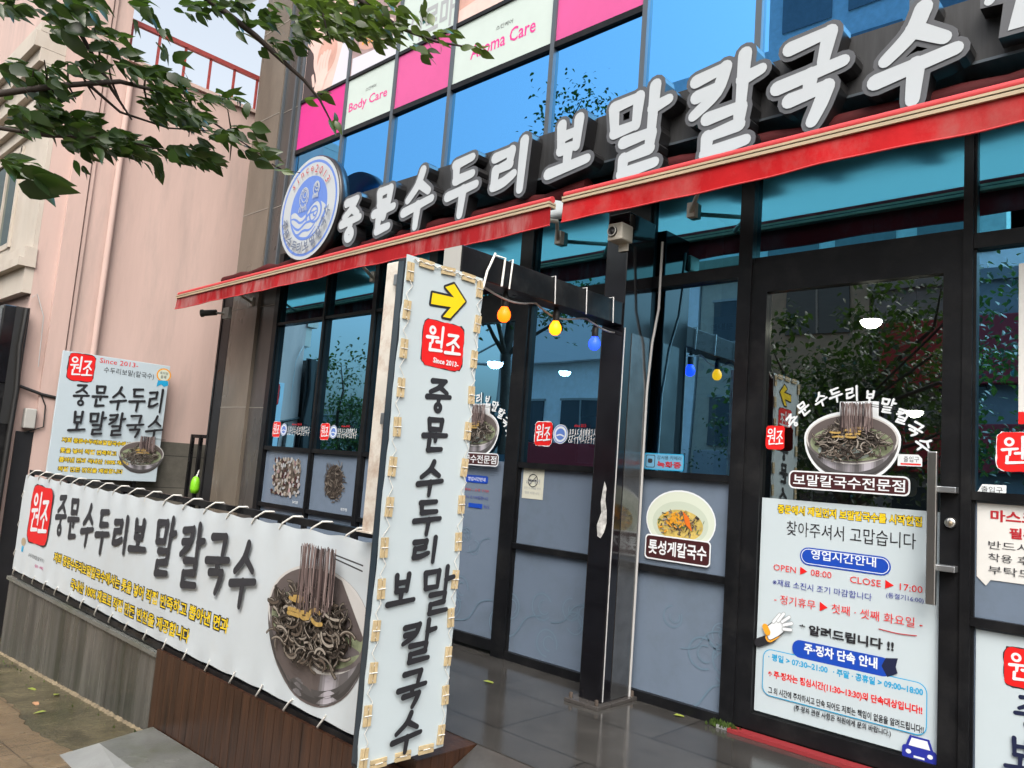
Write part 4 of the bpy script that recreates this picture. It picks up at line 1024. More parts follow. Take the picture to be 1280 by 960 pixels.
# ================================================================== STICKERS AND POSTERS ON THE GLASS
def sticker(name, P, label, cat='sticker', group=None): return build(P.mb, name, None, label, cat, group)
GY = -.004
def house_sticker(xl, xr, zc, h, label, cut=None):
    P = wallpanel(GY); s = h; w_ = xr-xl
    seal(P, xl, zc-.5*h, xl+.95*h, zc+.5*h, border='wht'); cx = xl+1.42*h
    P.ell((cx,zc), .40*h, .40*h, M['wht']); P.ring((cx,zc), .37*h, .37*h, .04*h, M['logob']); P.ell((cx,zc), .24*h, .24*h, M['logob']); P.line([(cx-.18*h,zc-.06*h),(cx,zc-.02*h),(cx+.18*h,zc-.08*h)], .06*h, M['wht'])
    x0 = xl+1.86*h; wch = (xr-x0)/10
    for i, ch in enumerate(NAME10): P.glyph(ch, x0+i*wch+.004, zc-.34*h, x0+(i+1)*wch-.003, zc+.22*h, .030*h, M['wht'])
    P.text('since 2013', x0+wch*2.5, zc+.30*h, x0+wch*6.5, zc+.42*h, M['redd'], .03)
    return sticker('name_sticker', P, label, group='name stickers on the windows')
house_sticker(-7.80, -7.02, 1.66, .165, 'name sticker with red seal on the window beside the stone pillar')
house_sticker(-6.86, -6.20, 1.655, .165, 'name sticker with red seal on the window next to the cream post')
a_ = onY(668,560,0); house_sticker(a_.x, -3.345, 1.70, .18, 'name sticker with red seal on the glass left of the black post')
# big door stickers: bowl, label, arc of brush lettering, seal
def door_sticker(dx, label):
    P = wallpanel(GY, eps=.00022)
    c = (-1.585+dx, 1.70)
    for i, (ch, (px, py)) in enumerate(zip(NAME10, ((991,526),(1005,511),(1026,499),(1045,494),(1066,492.5),(1088,497.5),(1110,507.5),(1129,521),(1145,537),(1156,556)))):
        q_ = P.uv(px, py); P.glyph(ch, q_.x+dx-.036, q_.y-.038, q_.x+dx+.036, q_.y+.038, .0125, M['wht'], rot=R(46-10.2*i))
    bowl(P, c[0], c[1]+.02, .50, n=170, seed=21, white_edge='wht')
    P.rrect(-1.912+dx, 1.425, -1.262+dx, 1.528, .03, M['wht']); P.rrect(-1.904+dx, 1.433, -1.270+dx, 1.520, .025, M['maroon'])
    P.text('보말칼국수전문점', -1.885+dx, 1.445, -1.288+dx, 1.508, M['wht'], .015)
    seal(P, -2.06+dx, 1.645, -1.945+dx, 1.785, border=None)
    return sticker('noodle_sticker', P, label, group='noodle bowl stickers on the doors')
door_sticker(0, 'round noodle bowl sticker with curved white lettering on the main glass door')
door_sticker(-2.99, 'noodle bowl sticker on the left door, half hidden behind the arrow sign')
# seafood bowl sticker
P = wallpanel(-.0105, eps=.00025); c = P.uv(850,652)
aw_ = .255
P.ell((c.x,c.y+.005), aw_, .195, M['wht']); P.ell((c.x,c.y+.005), aw_*.965, .185, M['porc']); P.ell((c.x,c.y-.012), aw_*.80, .140, M['porc2']); P.ell((c.x,c.y-.025), aw_*.66, .10, M['broth'])
r = random.Random(9)
for k in range(230):
    x, y = r.gauss(0,.075), r.gauss(.01,.042); g = r.uniform(0,6.28)
    if (x/.17)**2+(y/.09)**2 > 1: continue
    mm = r.choice([M['nd'][2],M['nd'][3],M['nd'][4],M['green'],M['nd'][1],M['garn'],M['nd'][3],M['broth']]); P.line([(c.x+x,c.y-.01+y),(c.x+x+.024*math.cos(g),c.y-.01+y+.018*math.sin(g))], r.uniform(.004,.010), mm, e=.00004)
for k in range(46):
    x, y = r.gauss(-.02,.036), r.gauss(.012,.024); g = r.uniform(0,6.28); P.line([(c.x+x,c.y+y),(c.x+x+.02*math.cos(g),c.y+y+.016*math.sin(g))], .009, M['urchin'], e=.00006)
for k in range(7): P.line([(c.x+.03+k*.006,c.y+.06-k*.005),(c.x+.05+k*.007,c.y-.01-k*.006)], .008, M['carrot'], e=.00006)
P.rrect(c.x-.245, .945-.045, c.x+.235, 1.06, .028, M['wht']); P.rrect(c.x-.236, .909, c.x+.226, 1.051, .022, M['maroon'])
P.text('톳성게칼국수', c.x-.215, .937, c.x+.205, 1.025, M['wht'], .025)
sticker('seafood_sticker', P, 'sticker of a white bowl of seafood noodles with a maroon caption on the gray panel')
# dried shellfish and seaweed pictures on the gray panels at left
for (px, py, kind, lab) in ((372,603,0,'printed picture of pale dried shellfish on the gray panel by the pillar'),(414,605,1,'printed picture of a dark heap of seaweed on the gray panel by the cream post')):
    P = wallpanel(-.0105); c = P.uv(px-12 if kind == 0 else px, py); r = random.Random(kind+3)
    if kind == 0: c = Vector((-7.40,1.16))
    else: c = Vector((-6.53,1.16))
    if kind: P.ell((c.x,c.y), .15, .17, M['nd'][1], n=22)
    else: P.poly([(c.x+.27*math.cos(R(a))+r.uniform(-.02,.02), c.y+.19*math.sin(R(a))*1.05+r.uniform(-.02,.02)) for a in range(0,360,15)], M['nd'][2])
    for k in range(260 if kind else 240):
        x, y = r.gauss(0,.11), r.gauss(0,.10)
        if kind:
            if (x/.17)**2+(y/.20)**2 > 1: continue
            g = r.uniform(-.6,2.2); P.line([(c.x+x,c.y+y),(c.x+x+.05*math.cos(g),c.y+y+.05*math.sin(g))], .009, r.choice([M['nd'][0],M['nd'][1],M['nd'][2],M['nd'][1],M['nd'][3]]), e=.00005)
        else:
            x, y = r.uniform(-.27,.27), r.uniform(-.19,.19)
            P.ell((c.x+x,c.y+y), r.uniform(.012,.026), r.uniform(.012,.028), r.choice([M['nd'][2],M['nd'][4],M['nd'][3],M['metal3'],M['dusk'],M['nd'][4],M['grayi'],M['maroon'],M['nd'][1]]), n=9, e=.00005)
    ip = sticker('ingredient_picture', P, lab, 'picture', 'ingredient pictures on the gray panels')
    P = wallpanel(-.0105); P.text('보말' if not kind else '제주톳', c.x+.16, c.y-.265, c.x+.27, c.y-.235, M['wht']); P.done('caption', ip)
# hours notice printed on the left door
P = wallpanel(-.0105)
P.rrect(-4.66, 1.285, -4.40, 1.345, .02, M['blue']); P.text('영업시간안내', -4.63, 1.30, -4.43, 1.33, M['wht'], .01)
P.text('오전 08:00 ~ 오후 17:00', -4.75, 1.215, -4.38, 1.24, M['redd']); P.text('재료소진시 조기마감합니다', -4.75, 1.155, -4.38, 1.18, M['blued']); P.rect(-4.60,1.085,-4.44,1.12,M['blue']); P.text('정기휴무', -4.72,1.09,-4.62,1.115, M['blued']); P.text('화요일', -4.42,1.09,-4.36,1.115, M['blued'])
sticker('hours_sticker', P, 'small blue and red opening hours print on the gray film of the left door')
# no smoking card
P = wallpanel(-.0105); a = P.uv(655,585); b = P.uv(678,625); x0, x1, z0, z1 = a.x, b.x, b.y, a.y
mb = P.mb; mb.box(x0, x1, -.0115, -.0085, z0, z1, M['papery']); P.w = .0035
cx = (x0+x1)/2; P.ring((cx,z1-.09), .05, .05, .006, M['inkg']); P.line([(cx-.035,z1-.09),(cx+.03,z1-.09)], .012, M['inkg']); P.line([(cx-.035,z1-.125),(cx+.035,z1-.055)], .006, M['inkg'])
P.text('금연', x0+.03, z0+.115, x1-.03, z0+.15, M['grayi']); P.text('흡연 시 과태료 부과', x0+.02, z0+.07, x1-.02, z0+.09, M['grayi']); P.text('협조 바랍니다', x0+.03, z0+.035, x1-.03, z0+.055, M['grayi'])
sticker('no_smoking_card', P, 'yellowed no smoking card at the top left of the gray panel', 'notice')
# CCTV sticker
P = wallpanel(GY); a = P.uv(805,586); b = P.uv(852,568)
P.rrect(a.x, 1.482, b.x+.02, 1.592, .012, M['cyan']); P.rrect(a.x+.006, 1.488, b.x+.014, 1.586, .01, M['tintcyan']); P.rrect(a.x+.012, 1.495, a.x+.085, 1.58, .01, M['inkg']); P.rrect(a.x+.017, 1.50, a.x+.080, 1.575, .01, M['tintcyan']); P.rrect(a.x+.028, 1.525, a.x+.065, 1.555, .012, M['inkg'])
P.text('감시용 카메라', a.x+.10, 1.552, b.x+.004, 1.578, M['ink']); P.text('녹화중', a.x+.105, 1.500, b.x, 1.540, M['redd'], .03)
sticker('camera_notice', P, 'small camera recording sticker with blue glass tint painted in, above the seafood bowl panel')
# orange sticker
P = wallpanel(GY); a = P.uv(908,351); b = P.uv(929,339); P.rect(a.x, a.y, b.x, b.y, M['yelo']); P.text('소독필', a.x+.015, a.y+.01, b.x-.015, b.y-.01, M['maroon'], .03)
sticker('orange_sticker', P, 'tiny orange sticker at the upper right corner of the window left of the door')
# entrance stickers
for (px0, py0, px1, py1, lab, gy) in ((1122,582,1153,567,'white entrance sticker with red underline on the door by the handle',GY),(1218,620,1258,604,'white entrance sticker with red underline right of the door frame',GY)):
    P = wallpanel(gy); a = P.uv(px0,py0); b = P.uv(px1,py1); z0 = a.y; z1 = a.y+.062
    k = [(a.x,z0),(b.x,z0),(b.x,z1),(a.x+.035,z1)] if px0 > 1200 else [(a.x,z0),(b.x,z0),(b.x,z1-.02),(b.x-.02,z1),(a.x,z1)]
    P.poly(k, M['wht']); P.rect(a.x+.015, z0+.006, b.x-.006, z0+.015, M['red']); P.text('출입구', a.x+.03, z0+.022, b.x-.015, z0+.052, M['inkg'])
    sticker('entrance_sticker', P, lab, group='entrance stickers')

# ------------------------------------------------------------------ poster on the door
mb = MB(); PX0, PX1 = -2.092, -1.132
po = empty('door_poster', (-1.61,-.01,.135), 'white opening hours poster with blue headings on the lower half of the glass door', 'poster')
q0 = onY(958,618,-.01); q1 = onY(1173,645,-.01)
mb.box(PX0, PX1, -.012, -.006, .135, (q0.z+q1.z)/2, M['white']); build(mb, 'sheet', po)
P = wallpanel(-.012, eps=.00025); X_ = P.ptext
X_('중문에서 제일먼저 보말칼국수를 시작한집', (972.5,640.5), (1152,659), 630, M['yel'], .025, M['ink'], .045)
X_('찾아주셔서 고맙습니다', (983,670), (1145,685.5), 652, M['ink'], .0)
a = P.uv(1000,694); b = P.uv(1114,703); P.rrect(a.x, a.y-.05, b.x, a.y+.05, .05, M['blue']); P.rrect(a.x+.008, a.y-.042, b.x-.008, a.y+.042, .042, M['wht']); P.rrect(a.x+.012, a.y-.038, b.x-.012, a.y+.038, .038, M['blue'])
X_('영업시간안내', (1014,699), (1095,708.5), 687.5, M['wht'], .015)
X_('OPEN ▶ 08:00', (967,714.5), (1039.5,723), 704.5, M['red'], .0); X_('CLOSE ▶ 17:00', (1062.6,730), (1153.4,741.5), 719.5, M['red'], .0)
X_('※재료 소진시 조기 마감합니다', (966,732), (1090,750.5), 723.5, M['blued']); X_('(동절기16:00)', (1108,748.5), (1154.8,755), 740.5, M['blued'])
X_('- 정기휴무 ▶ 첫째 · 셋째 화요일 -', (968,755), (1153.4,785), 743.5, M['red'], .0)
a = P.uv(1099,786); b = P.uv(1146,793); P.line([(a.x,a.y),((a.x+b.x)/2,a.y-.006),(b.x,a.y)], .005, M['redd'])
X_('* 알려드립니다 !!', (1000,793), (1117,812), 781, M['ink'], .035)
tl = P.uv(956,803); br = P.uv(1162,925)
P.rrect(PX0+.045, .235, PX1-.045, tl.y-.03, .05, M['cyan']); P.rrect(PX0+.050, .240, PX1-.050, tl.y-.035, .046, M['white'])
a = P.uv(991,806); b = P.uv(1115,830); P.rrect(a.x, a.y-.062, b.x, a.y+.035, .045, M['blue']); P.poly([(b.x-.03,a.y+.035),(b.x+.03,a.y+.045),(b.x+.02,a.y+.0),(b.x+.03,a.y-.03),(b.x-.02,a.y-.06),(b.x-.05,a.y-.01)], M['navy'])
X_('주·정차 단속 안내', (1005.8,817), (1096.6,835), 804.5, M['wht'], .035)
X_('· 평일 > 07:30~21:00', (961,825), (1034.7,841), 816.5, M['cyan'], .035); X_('· 주말 · 공휴일 > 09:00~18:00', (1042,844), (1154,869.5), 835, M['cyan'], .035)
X_('※ 주·정차는 점심시간(11:30~13:30)의 단속대상입니다!!', (961,847), (1153,895), 836.5, M['red'], .035)
X_('그 외 시간에 주차하시고 단속 되어도 저희는 책임이 없음을 알려드립니다!!', (961,866), (1155,917), 857.5, M['ink'], .02)
X_('(주·정차 관련 사항은 직원에게 문의 바랍니다.)', (993,889), (1114,921.5), 880.5, M['ink'], .02)
P.done('lettering', po)
P = wallpanel(-.012, eps=.0003, w0=.012)
h = lambda x, y: P.uv(x, y)                                   # gloved hand drawing
def hl(pts, wd, m): P.line([h(*p) for p in pts], wd, M[m])
hl([(949,803),(966,797)], .05, 'ink'); hl([(963,797),(971,792)], .05, 'yelo')
P.poly([tuple(h(*p)) for p in ((958,784),(962,800),(972,796),(982,788),(980,776),(970,776))], M['wht']); P.line([h(*p) for p in ((958,784),(962,799),(972,796),(982,788),(980,776),(970,776),(958,784))], .004, M['inkg'])
for p0, p1 in (((968,777),(976,768)),((974,776),(981,767)),((979,777),(988,771)),((981,781),(991,779)),((981,786),(990,787))): hl((p0,p1), .022, 'grayi'); hl((p0,p1), .015, 'wht')
hl([(958,783),(961,790)], .035, 'yelo')
P.done('hand_drawing', po); P = wallpanel(-.012, eps=.0003, w0=.012)
c0 = h(1150,938)                                              # small car drawing
C_ = lambda x, y: (c0.x+x, c0.y+y)
P.poly([C_(-.065,.01),C_(-.045,.065),C_(.045,.065),C_(.065,.01)], M['blued']); P.poly([C_(-.05,.015),C_(-.036,.055),C_(.036,.055),C_(.05,.015)], M['wht'])
P.rrect(c0.x-.08, c0.y-.05, c0.x+.08, c0.y+.014, .015, M['blued']); P.rect(c0.x-.075, c0.y-.07, c0.x-.05, c0.y-.045, M['blued']); P.rect(c0.x+.05, c0.y-.07, c0.x+.075, c0.y-.045, M['blued'])
P.ell(C_(-.05,-.015), .013, .011, M['wht'], n=14); P.ell(C_(.05,-.015), .013, .011, M['wht'], n=14); P.rect(c0.x-.025, c0.y-.038, c0.x+.025, c0.y-.028, M['wht'])
P.done('car_drawing', po)

# ------------------------------------------------------------------ right hand bay: notice, seal sticker, two posters
P = wallpanel(-.0105); mb = P.mb; x0 = -.965; x1 = -.50
mb.add([(x0,-.0125,1.06),(x0+.04,-.0125,1.02),(x0+.06,-.0125,1.05),(x1,-.0125,1.05),(x1,-.0125,1.42),(x0,-.0125,1.42)], [(0,1,2,3,4,5)], M['paper']); P.w = .0035
P.text('마스크 착용', x0+.06, 1.335, x1-.06, 1.39, M['redd'], .03); P.text('필수!', x0+.14, 1.26, x1-.20, 1.31, M['redd'], .03); P.text('반드시 마스크', x0+.05, 1.20, x1-.04, 1.24, M['inkg']); P.text('착용 후', x0+.05, 1.14, x0+.22, 1.18, M['inkg']); P.text('입장', x0+.25, 1.14, x1-.08, 1.18, M['redd']); P.text('부탁드립니다', x0+.05, 1.08, x1-.04, 1.12, M['inkg'])
sticker('mask_notice', P, 'stained mask notice with a torn corner on the panel right of the door', 'notice')
P = wallpanel(GY); a = P.uv(1243,588); b = P.uv(1280,550); seal(P, a.x+.01, 1.585, a.x+.25, 1.775, border='wht')
c=(a.x+.36,1.68); P.ell(c,.075,.075,M['wht']); P.ring(c,.07,.07,.008,M['logob']); P.ell(c,.045,.045,M['logob'])
sticker('seal_sticker', P, 'red seal sticker with white border on the window right of the door')
mb = MB(); a = onY(1264,336,-.02); mb.box(-.79, -.02, -.022, -.006, 1.815, 2.62, M['paper']); pt = build(mb, 'food_poster', None, 'cream framed food poster with a red bottom band on the right window', 'poster')
P = wallpanel(-.022); P.rect(-.79, 1.815, -.02, 1.875, M['red']); P.rect(-.755, 2.20, -.05, 2.59, M['dusk']); P.ell((-.60,2.30), .16, .07, M['soup']); P.poly([(-.75,2.38),(-.70,2.41),(-.60,2.40),(-.72,2.36)], M['red']); P.ell((-.40,2.45), .2, .08, M['garn']); P.rect(-.75,2.24,-.62,2.30,M['inkg'])
P.ell((-.70,2.10), .06, .06, M['yelo']); P.ell((-.70,2.10), .05, .05, M['porc']); P.poly([(-.75,2.05),(-.76,1.99),(-.70,2.02),(-.64,1.99),(-.65,2.05)], M['cyan']); P.text('특허청', -.735,2.10,-.665,2.13, M['inkg'])
P.text('수두리', -.72, 1.95, -.52, 1.99, M['inkg']); P.done('print', pt)
mb = MB(); mb.box(-.965, .22, -.014, -.0095, .075, .805, M['white'])
pr = build(mb, 'lower_poster', None, 'white name poster with red seal on the bottom panel right of the door', 'poster')
P = wallpanel(-.014, eps=.0003)
aa, bb_ = P.uv(1253,850), P.uv(1290,808)
kx = .47/37/1.0; base = Vector((-.83, .745))
# same design as the board by the pink wall, scaled so that its seal sits where the poster shows it
Tb = lambda x, y: Vector((-.845+(x-83)*.0059, .735-(y-445-(x-83)*.075)*.0057))
board_print(lambda: wallpanel(-.014, eps=.0003), Tb, pr, 1)

# posters hanging inside, behind the glass
P = wallpanel(.04); a = P.uv(850,478); b = P.uv(906,385); mb = P.mb
mb.box(-2.66, -2.31, .045, .05, 1.97, 2.50, M['paper']); P.w = -.003
P.ell((-2.59,2.43), .04, .04, M['green']); P.text('안내문', -2.52, 2.41, -2.36, 2.45, M['ink'], .03)
for k in range(2):
    for j in range(3): P.text(('발열','기침','마스크')[j], -2.63+j*.11, 2.32-k*.05, -2.55+j*.11, 2.345-k*.05, M['inkg'])
for j in range(3): P.ell((-2.58+j*.10,2.17), .028, .028, M['blue'], n=16)
P.rect(-2.63, 2.215, -2.34, 2.222, M['ink']); P.rect(-2.63,2.10,-2.34,2.103,M['inkg']); P.rect(-2.63,1.99,-2.34,1.992,M['inkg'])
sticker('notice_poster', P, 'white notice poster hanging behind the glass above the seafood sticker', 'poster')
P = wallpanel(.25); mb = P.mb; mb.box(-3.72, -3.42, .25, .256, 1.50, 1.86, M['paper']); P.w = .001; P.ell((-3.57,1.70), .08, .08, M['dusk']); P.ell((-3.55,1.74), .05, .04, M['garn'])
sticker('small_poster', P, 'small picture poster behind the glass left of the black post', 'poster')
lampm = emit('pendant_lit', (1.0,.86,.62), 30); lampw = emit('pendant_cool', (.78,1.0,.95), 30)
for i, (px, py, Y, mm, lab) in enumerate(((1089,403,.9,lampm,'lit warm dome pendant lamp at the top of the door glass'),(1143,516,2.6,lampm,'lit warm pendant lamp low behind the door glass'),(619,455,1.4,lampw,'lit cool round pendant behind the left door'),(706,466,2.2,lampw,'lit cool pendant behind the window left of the post'),(574,403+40,1.8,lampm,'lit warm pendant beside the arrow sign edge'))):
    p = onY(px, py, Y); pd = empty('pendant_lamp', p, lab, 'lamp', 'pendant lamps inside the restaurant'); s = .07 if i != 2 else .09
    mb = MB(); mb.lathe(p, [(.001,-.62*s),(.45*s,-.52*s),(.82*s,-.25*s),(1.0*s,.1*s),(.95*s,.2*s),(.001,.2*s)], mm, 18); build(mb, 'lamp_shade', pd)
    mb = MB(); mb.lathe(p, [(.97*s,.2*s),(.5*s,.75*s),(.15*s,.9*s)], M['ink'], 18); mb.tube([p+Vector((0,0,.8*s)), (p.x,p.y,3.3)], .004, M['ink'], 5); build(mb, 'cord', pd)

# ================================================================== NEIGHBOURING PINK BUILDING
PB = empty('pink_building', (-13,2,-1), 'pink rendered building with cream front, cornice and red roof railing', 'building')
WX = -10.4
mb = MB(); mb.box(-18, WX, -1.16, 8, -1.5, 6.28, M['pinkwall']); mb.box(-18, WX, -1.85, -1.161, -1.5, 8.6, M['pinkwall']); mb.box(-18, WX+.05, -1.155, 8, 6.281, 6.33, M['pinkwall'])
build(mb, 'side_wall', PB)
mb = MB(); mb.box(WX+.002, WX+.05, -1.62, -1.42, -1, 8.6, M['pinkwall']); mb.box(WX+.002, WX+.03, -1.40, -1.36, -1, 8.6, M['pinkwall']); build(mb, 'wall_pilaster', PB)
mb = MB(); mb.tube([(WX+.05,-1.10,6.2),(WX+.05,-1.10,4),(WX+.05,-1.10,1.2),(WX+.05,-1.10,-.8)], .04, M['pinkwall'], 10); build(mb, 'downpipe', PB)
mb = MB(); mb.box(WX+.002, WX+.022, -1.0, 6, -1.2, 1.44, M['dado']); build(mb, 'tile_dado', PB)
mb = MB(); mb.box(WX+.002, WX+.03, -1.80, -1.58, -1.2, 1.43, M['blackmatt']); build(mb, 'dark_panel', PB)
mb = MB(); mb.box(-18, WX+.0, -1.90, -1.851, 3.6, 5.18, M['cream']); mb.box(-18, WX+.02, -1.98, -1.851, 3.46, 3.599, M['cream']); mb.box(-18, WX+.03, -2.03, -1.851, 3.36, 3.459, M['cream']); mb.box(-18, WX+.0, -1.95, -1.851, 3.05, 3.359, M['cream'])
build(mb, 'front_wall', PB)
mb = MB()
for i, (z0, z1, d) in enumerate(((5.185,5.34,.10),(5.345,5.50,.17),(5.505,5.62,.12),(5.625,5.85,.20),(5.855,6.02,.27),(6.025,6.22,.34),(6.225,6.34,.30))): mb.box(-18, WX-.01+.0*d, -1.85-d, -1.851, z0, z1, M['cream'])
build(mb, 'cornice', PB)
mb = MB(); mb.box(-15, -11.42, -1.915, -1.901, 3.75, 3.82, M['cream']); mb.box(-15,-11.42,-1.93,-1.901,5.02,5.10,M['cream']); mb.box(-11.47,-11.41,-1.93,-1.901,3.75,5.1,M['cream']); mb.box(-12.05,-12.0,-1.93,-1.901,3.82,5.02,M['cream'])
wf = build(mb, 'window', PB); pane(wf, -15, -11.47, 3.82, 5.02, glass('pale_window_glass', (.62,.74,.74), (.15,.2,.2), .5, .95), y=-1.905)
mb = MB(); 
for i in range(16):
    y = -1.1+i*.36; mb.box(WX-.22, WX-.19, y, y+.03, 6.33, 6.90, M['redrail'])
mb.box(WX-.235, WX-.175, -1.15, 5, 6.90, 6.96, M['redrail']); build(mb, 'roof_railing', PB)
mb = MB(); r = random.Random(6)
mb.tube([(WX+.05,-1.84,1.95),(WX+.06,-1.6,1.88),(WX+.06,-1.3,1.84),(WX+.06,-.9,1.85),(WX+.06,-.2,1.84)], .02, M['cable'], 6)
mb.tube([(WX+.06,-1.35,2.15),(WX+.06,-1.33,1.95),(WX+.06,-1.25,1.86)], .02, M['cable'], 6); mb.tube([(WX+.06,-1.62,1.9),(WX+.07,-1.55,1.75),(WX+.07,-1.54,1.5),(WX+.06,-1.72,1.42)], .008, M['cable'], 6); mb.tube([(WX+.06,-1.85,3.0),(WX+.06,-1.80,3.05),(WX+.06,-1.70,2.8),(WX+.06,-1.68,2.2)], .006, M['cablew'], 6)
build(mb, 'wall_cables', PB)
mb = MB(); mb.bbox(WX+.02, WX+.12, -1.76, -1.64, 1.47, 1.70, M['graypl'], .01); build(mb, 'junction_box', PB)
# black sign box and shopfront frame of the neighbour
ns = empty('neighbour_sign', (-12.2,-2.1,1.8), 'dark glossy sign box over the neighbouring shop at the left edge', 'sign')
mb = MB(); mb.bbox(-14.5, -10.30, -2.12, -1.98, 1.96, 2.86, M['blackgloss'], .01); build(mb, 'box', ns)
mb = MB(); mb.box(-14.45, -10.34, -2.127, -2.122, 2.0, 2.82, mat('sign_dark_face', (.10,.11,.12), .25, var=.35, vscale=2)); build(mb, 'sign_face', ns)
mb = MB(); mb.box(-10.33,-10.29,-2.0,-1.86,1.5,2.86,M['cable']); mb.tube([(-10.27,-1.9,2.85),(-10.25,-1.92,2.4),(-10.28,-1.88,1.9),(-10.24,-1.9,1.4),(-10.26,-1.9,.4)], .03, M['cable'], 6); build(mb, 'side_cable', ns)
nf = empty('neighbour_shopfront', (-12,-2,-1), 'black framed neighbouring shopfront at the left edge behind the banner end', 'shopfront')
mb = MB(); mb.box(-10.50, -10.30, -2.05, -1.87, -1.1, 1.955, M['black']); mb.box(-14.4,-10.5,-2.0,-1.88,1.80,1.955,M['black']); mb.box(-14.4,-14.2,-2.05,-1.87,-1.1,1.80,M['black']); mb.box(-12.6,-12.5,-2.0,-1.88,-1,1.8,M['black']); build(mb, 'frame', nf)
mb = MB(); mb.box(-14.2, -10.5, -1.93, -1.90, -1.1, 1.8, M['farwin']); build(mb, 'glass', nf)
mb = MB(); mb.box(-10.9,-10.52,-2.06,-2.045,1.36,1.62,M['wht']); build(mb,'white_card',nf)
# gate between the two buildings
gt = empty('side_gate', (-9.9,-.1,-.5), 'narrow black metal gate between the pink wall and the pillar', 'gate')
mb = MB()
for x in (-10.16,-9.92,-9.66): mb.box(x, x+.045, .16, .20, -.5, 1.56, M['black'])
for z in (1.52,.56,-.3): mb.box(-10.16, -9.62, .165, .195, z, z+.045, M['black'])
build(mb, 'gate_frame', gt)
mb = MB(); mb.box(-10.25,-10.10,.12,.16,.55,.58,M['black']); build(mb, 'latch', gt)
mb = MB(); mb.box(-9.27, -9.06, -.02, .3, -1.2, 3.32, M['blackmatt']); mb.box(-9.31,-9.275,-.03,.05,-1.2,3.3,M['black']); build(mb, 'black_side_panel', None, 'tall black panel filling the gap beside the stone pillar', 'panel')
mb = MB(); p = onY(244,606,.10); 
mb.lathe((p.x,p.y,p.z), [(.001,-.11),(.045,-.105),(.06,-.05),(.055,.04),(.04,.085),(.02,.105),(.001,.11)], M['lime'], 12)
lb = build(mb, 'green_bag', None, 'bright lime green bag hanging on the narrow black gate', 'bag')
mb = MB(); mb.tube([(p.x-.02,p.y,p.z+.09),(p.x,p.y+.03,p.z+.19),(p.x+.02,p.y,p.z+.09)], .006, M['rope'], 6); build(mb, 'strap', lb)
# small shrub / weeds at far left of the retaining wall and leaves on the ground
mb = MB(); mb.box(-34, -20, -4.2, -.45, -2, 14.0, M['farbld']); fb = build(mb, 'gray_building', None, 'gray building far down the street behind the pink one', 'building')
mb = MB()
for k in range(9): mb.box(-19.99, -19.96, -2.1, -.2, 8.6+k*.42, 8.85+k*.42, M['farlouver'])
build(mb, 'louvre', fb)

# ================================================================== TREES
def leaf_at(mb, p, d, n, ln, m, fold=.25, wid=.30, curl=.18, fine=False):
    d = d.normalized(); s = d.cross(n)
    if s.length < 1e-3: s = d.cross(Vector((1,0,0)))
    s.normalize(); n = s.cross(d).normalized()
    st = ((0,0),(.14,.62),(.34,1.0),(.58,.84),(.80,.42),(1.,0)) if fine else ((0,0),(.33,1.),(.68,.78),(1.,0))
    k = len(st); mid = [p+d*ln*t-n*(ln*curl*t*t) for t, _ in st]
    R_ = []; L__ = []
    for i in range(1, k-1):
        wv = st[i][1]*wid*ln
        R_.append(mid[i]+s*wv+n*fold*wv); L__.append(mid[i]-s*wv+n*fold*wv)
    q = k-2; fs = [(0,k,1),(0,1,k+q)]
    for i in range(q-1): fs += [(i+1,k+i,k+i+1,i+2),(i+1,i+2,k+q+i+1,k+q+i)]
    fs += [(k-2,k+q-1,k-1),(k-2,k-1,k+2*q-1)]
    mb.add(mid+R_+L__, fs, m, fine)
def tree(x, y, h, label, seed, crown=True, nleaf=5200, cr=2.3, group='street trees along the kerb'):
    r = random.Random(seed); g = gz(x)
    t = empty('street_tree', (x,y,g), label, 'tree', group)
    mb = MB(); pts = [Vector((x,y,g-.1))]
    for k in range(1,6): pts.append(Vector((x+r.uniform(-.05,.05)*k*.6, y+r.uniform(-.05,.05)*k*.6, g+h*.5*k/5)))
    mb.tube(pts, [.15,.125,.115,.105,.10,.095], M['bark'], 12); build(mb, 'trunk', t)
    top = pts[-1]; tips = []
    mb = MB()
    for k in range(9):
        a = k*2.4+r.uniform(-.4,.4); el = r.uniform(.25,1.2); d = Vector((math.cos(a)*math.cos(el), math.sin(a)*math.cos(el), math.sin(el)))
        st_ = pts[3+(k%3)]; ln = cr*r.uniform(.75,1.1); q = [st_]
        for j in range(1,5): q.append(st_+d*ln*j/4+Vector((r.uniform(-.12,.12),r.uniform(-.12,.12),.05*j*j*.3)))
        mb.tube(q, [.055,.042,.03,.02,.008], M['bark'], 7); tips += q[2:]
    build(mb, 'limbs', t)
    if crown:
        mb = MB(); cl = []
        for q in tips:
            for j in range(3): cl.append((q+Vector((r.gauss(0,.35),r.gauss(0,.35),r.gauss(0,.28))), r.uniform(.25,.55)))
        for k in range(nleaf):
            c, s = cl[r.randrange(len(cl))]; v = Vector((r.gauss(0,1),r.gauss(0,1),r.gauss(0,.6))); p = c+v*s*.55
            d = Vector((r.gauss(0,1),r.gauss(0,1),r.uniform(-1.2,.3))); n = Vector((r.gauss(0,.5),r.gauss(0,.5),1))
            leaf_at(mb, p, d, n, r.uniform(.075,.12), M['leaf'], curl=r.uniform(0,.4))
        build(mb, 'crown', t)
    return t, pts
